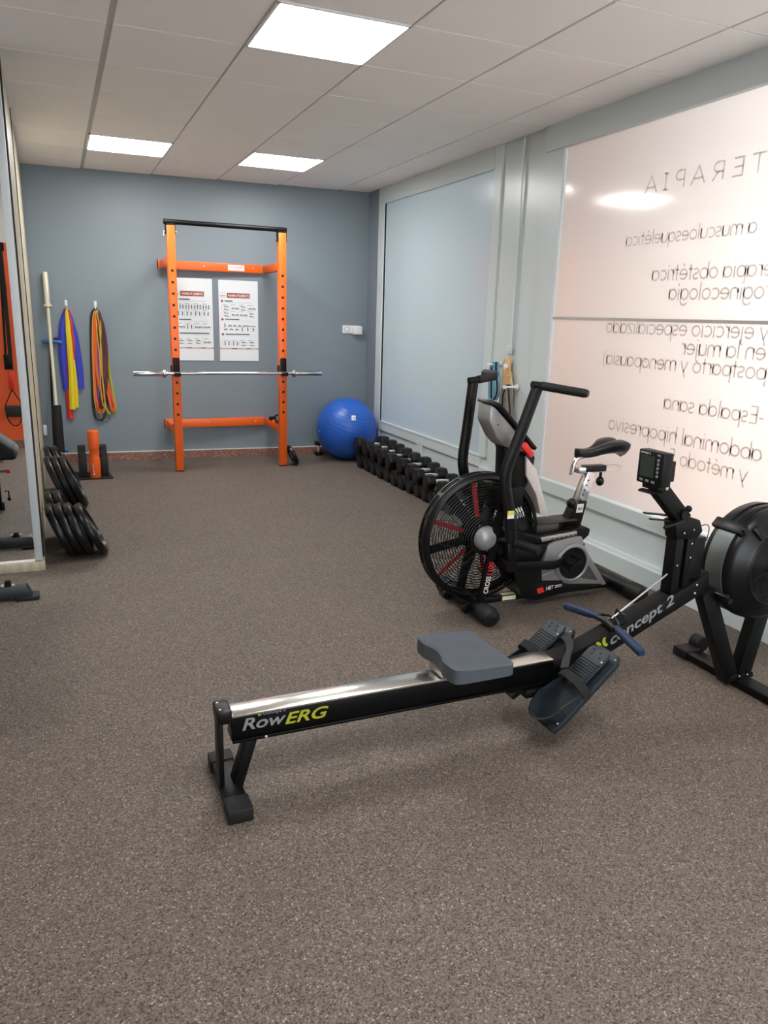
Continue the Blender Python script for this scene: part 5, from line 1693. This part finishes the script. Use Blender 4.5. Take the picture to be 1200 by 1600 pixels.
up_ = MB().span((-0.58, 3.02, 0.02), (-0.455, 3.09, 0.40), 0.004).build('upright', BLACK, t)
MB().cyl((-0.455, 3.06, 0.295), (-0.40, 3.06, 0.295), 0.009, n=14).build('pull_pin', CHROME, up_)
MB().cyl((-0.405, 3.06, 0.295), (-0.382, 3.06, 0.295), 0.014, n=16).build('pin_knob', RED, up_)
MB().cyl((-0.455, 3.06, 0.37), (-0.42, 3.06, 0.37), 0.012, n=14).build('bolt', BOLT, up_)
MB().side([(-0.72, 0.40), (-0.33, 0.40), (-0.325, 0.43), (-0.345, 0.475), (-0.40, 0.52), (-0.46, 0.57), (-0.58, 0.585), (-0.72, 0.50)], 2.85, 3.20, 0.02).build('seat_pad', mat('dark_grey_vinyl', (30, 30, 32), 0.7, spec=0.2), t)
MB().side([(-0.372, 0.415), (-0.320, 0.415), (-0.318, 0.45), (-0.345, 0.485), (-0.365, 0.455)], 2.90, 3.15, 0.012).build('pad_highlight', mat('vinyl_highlight_grey', (74, 76, 76), 0.75, spec=0.2), t, label='pad corner with painted-in highlight')  # highlight on the dark pad put into a lighter grey piece
MB().beam((-0.56, 3.16, 0.46), (-0.56, 3.85, 0.66), 0.27, 0.06, (0, 0, 1), 0.02).build('back_pad', MATS['dark_grey_vinyl'], t)
MB().beam((-0.56, 3.45, 0.16), (-0.56, 3.62, 0.58), 0.04, 0.04, (0, 1, 0), 0.003).build('back_support', BLACK, t)

# suspension trainer on the orange wall (seen in the mirror)
t = thing('suspension_trainer', 'black and red suspension straps hanging on the orange wall in the mirror', 'suspension straps', (-0.46, 0.30, 2.0))
WEB = MATS['black_webbing']
MB().box((-0.45, 0.272, 2.02), (0.06, 0.02, 0.08), None, 0.004).tube([(-0.45, 0.28, 2.0), (-0.45, 0.31, 1.98), (-0.45, 0.34, 2.0)], 0.008, 8).build('anchor', BLACK, t)
MB().tube([(-0.452, 0.335, 1.99), (-0.448, 0.335, 1.62), (-0.452, 0.335, 0.94)], 0.01, 4, flat=(0.026, 0.004), up=(1, 0, 0)).build('strap', WEB, t)
MB().tube([(-0.455, 0.325, 1.99), (-0.475, 0.325, 1.6), (-0.495, 0.325, 0.94)], 0.01, 4, flat=(0.016, 0.004), up=(1, 0, 0)).build('strap', WEB, t)
MB().box((-0.475, 0.335, 0.90), (0.08, 0.03, 0.15), None, 0.006).build('buckle', BLACKP, t)
MB().beam((-0.46, 0.335, 0.80), (-0.468, 0.335, 0.62), 0.05, 0.02, (0, 1, 0), 0.004).build('red_sleeve', RED, t, label='red strap sleeve')
MB().tube([(-0.466, 0.335, 0.62), (-0.54, 0.335, 0.46), (-0.545, 0.335, 0.42)], 0.006, 8).tube([(-0.466, 0.335, 0.62), (-0.40, 0.335, 0.50), (-0.39, 0.335, 0.42)], 0.006, 8).build('handle_strap', WEB, t)
MB().box((-0.465, 0.34, 0.40), (0.16, 0.05, 0.12), None, 0.02).build('foot_cradle', mat('dark_nylon', (38, 36, 36), 0.8), t)
MB().tube([(-0.545, 0.335, 0.42), (-0.53, 0.335, 0.30), (-0.47, 0.335, 0.235), (-0.41, 0.335, 0.27), (-0.39, 0.335, 0.40)], 0.006, 8, smooth=2).build('loop_strap', WEB, t)
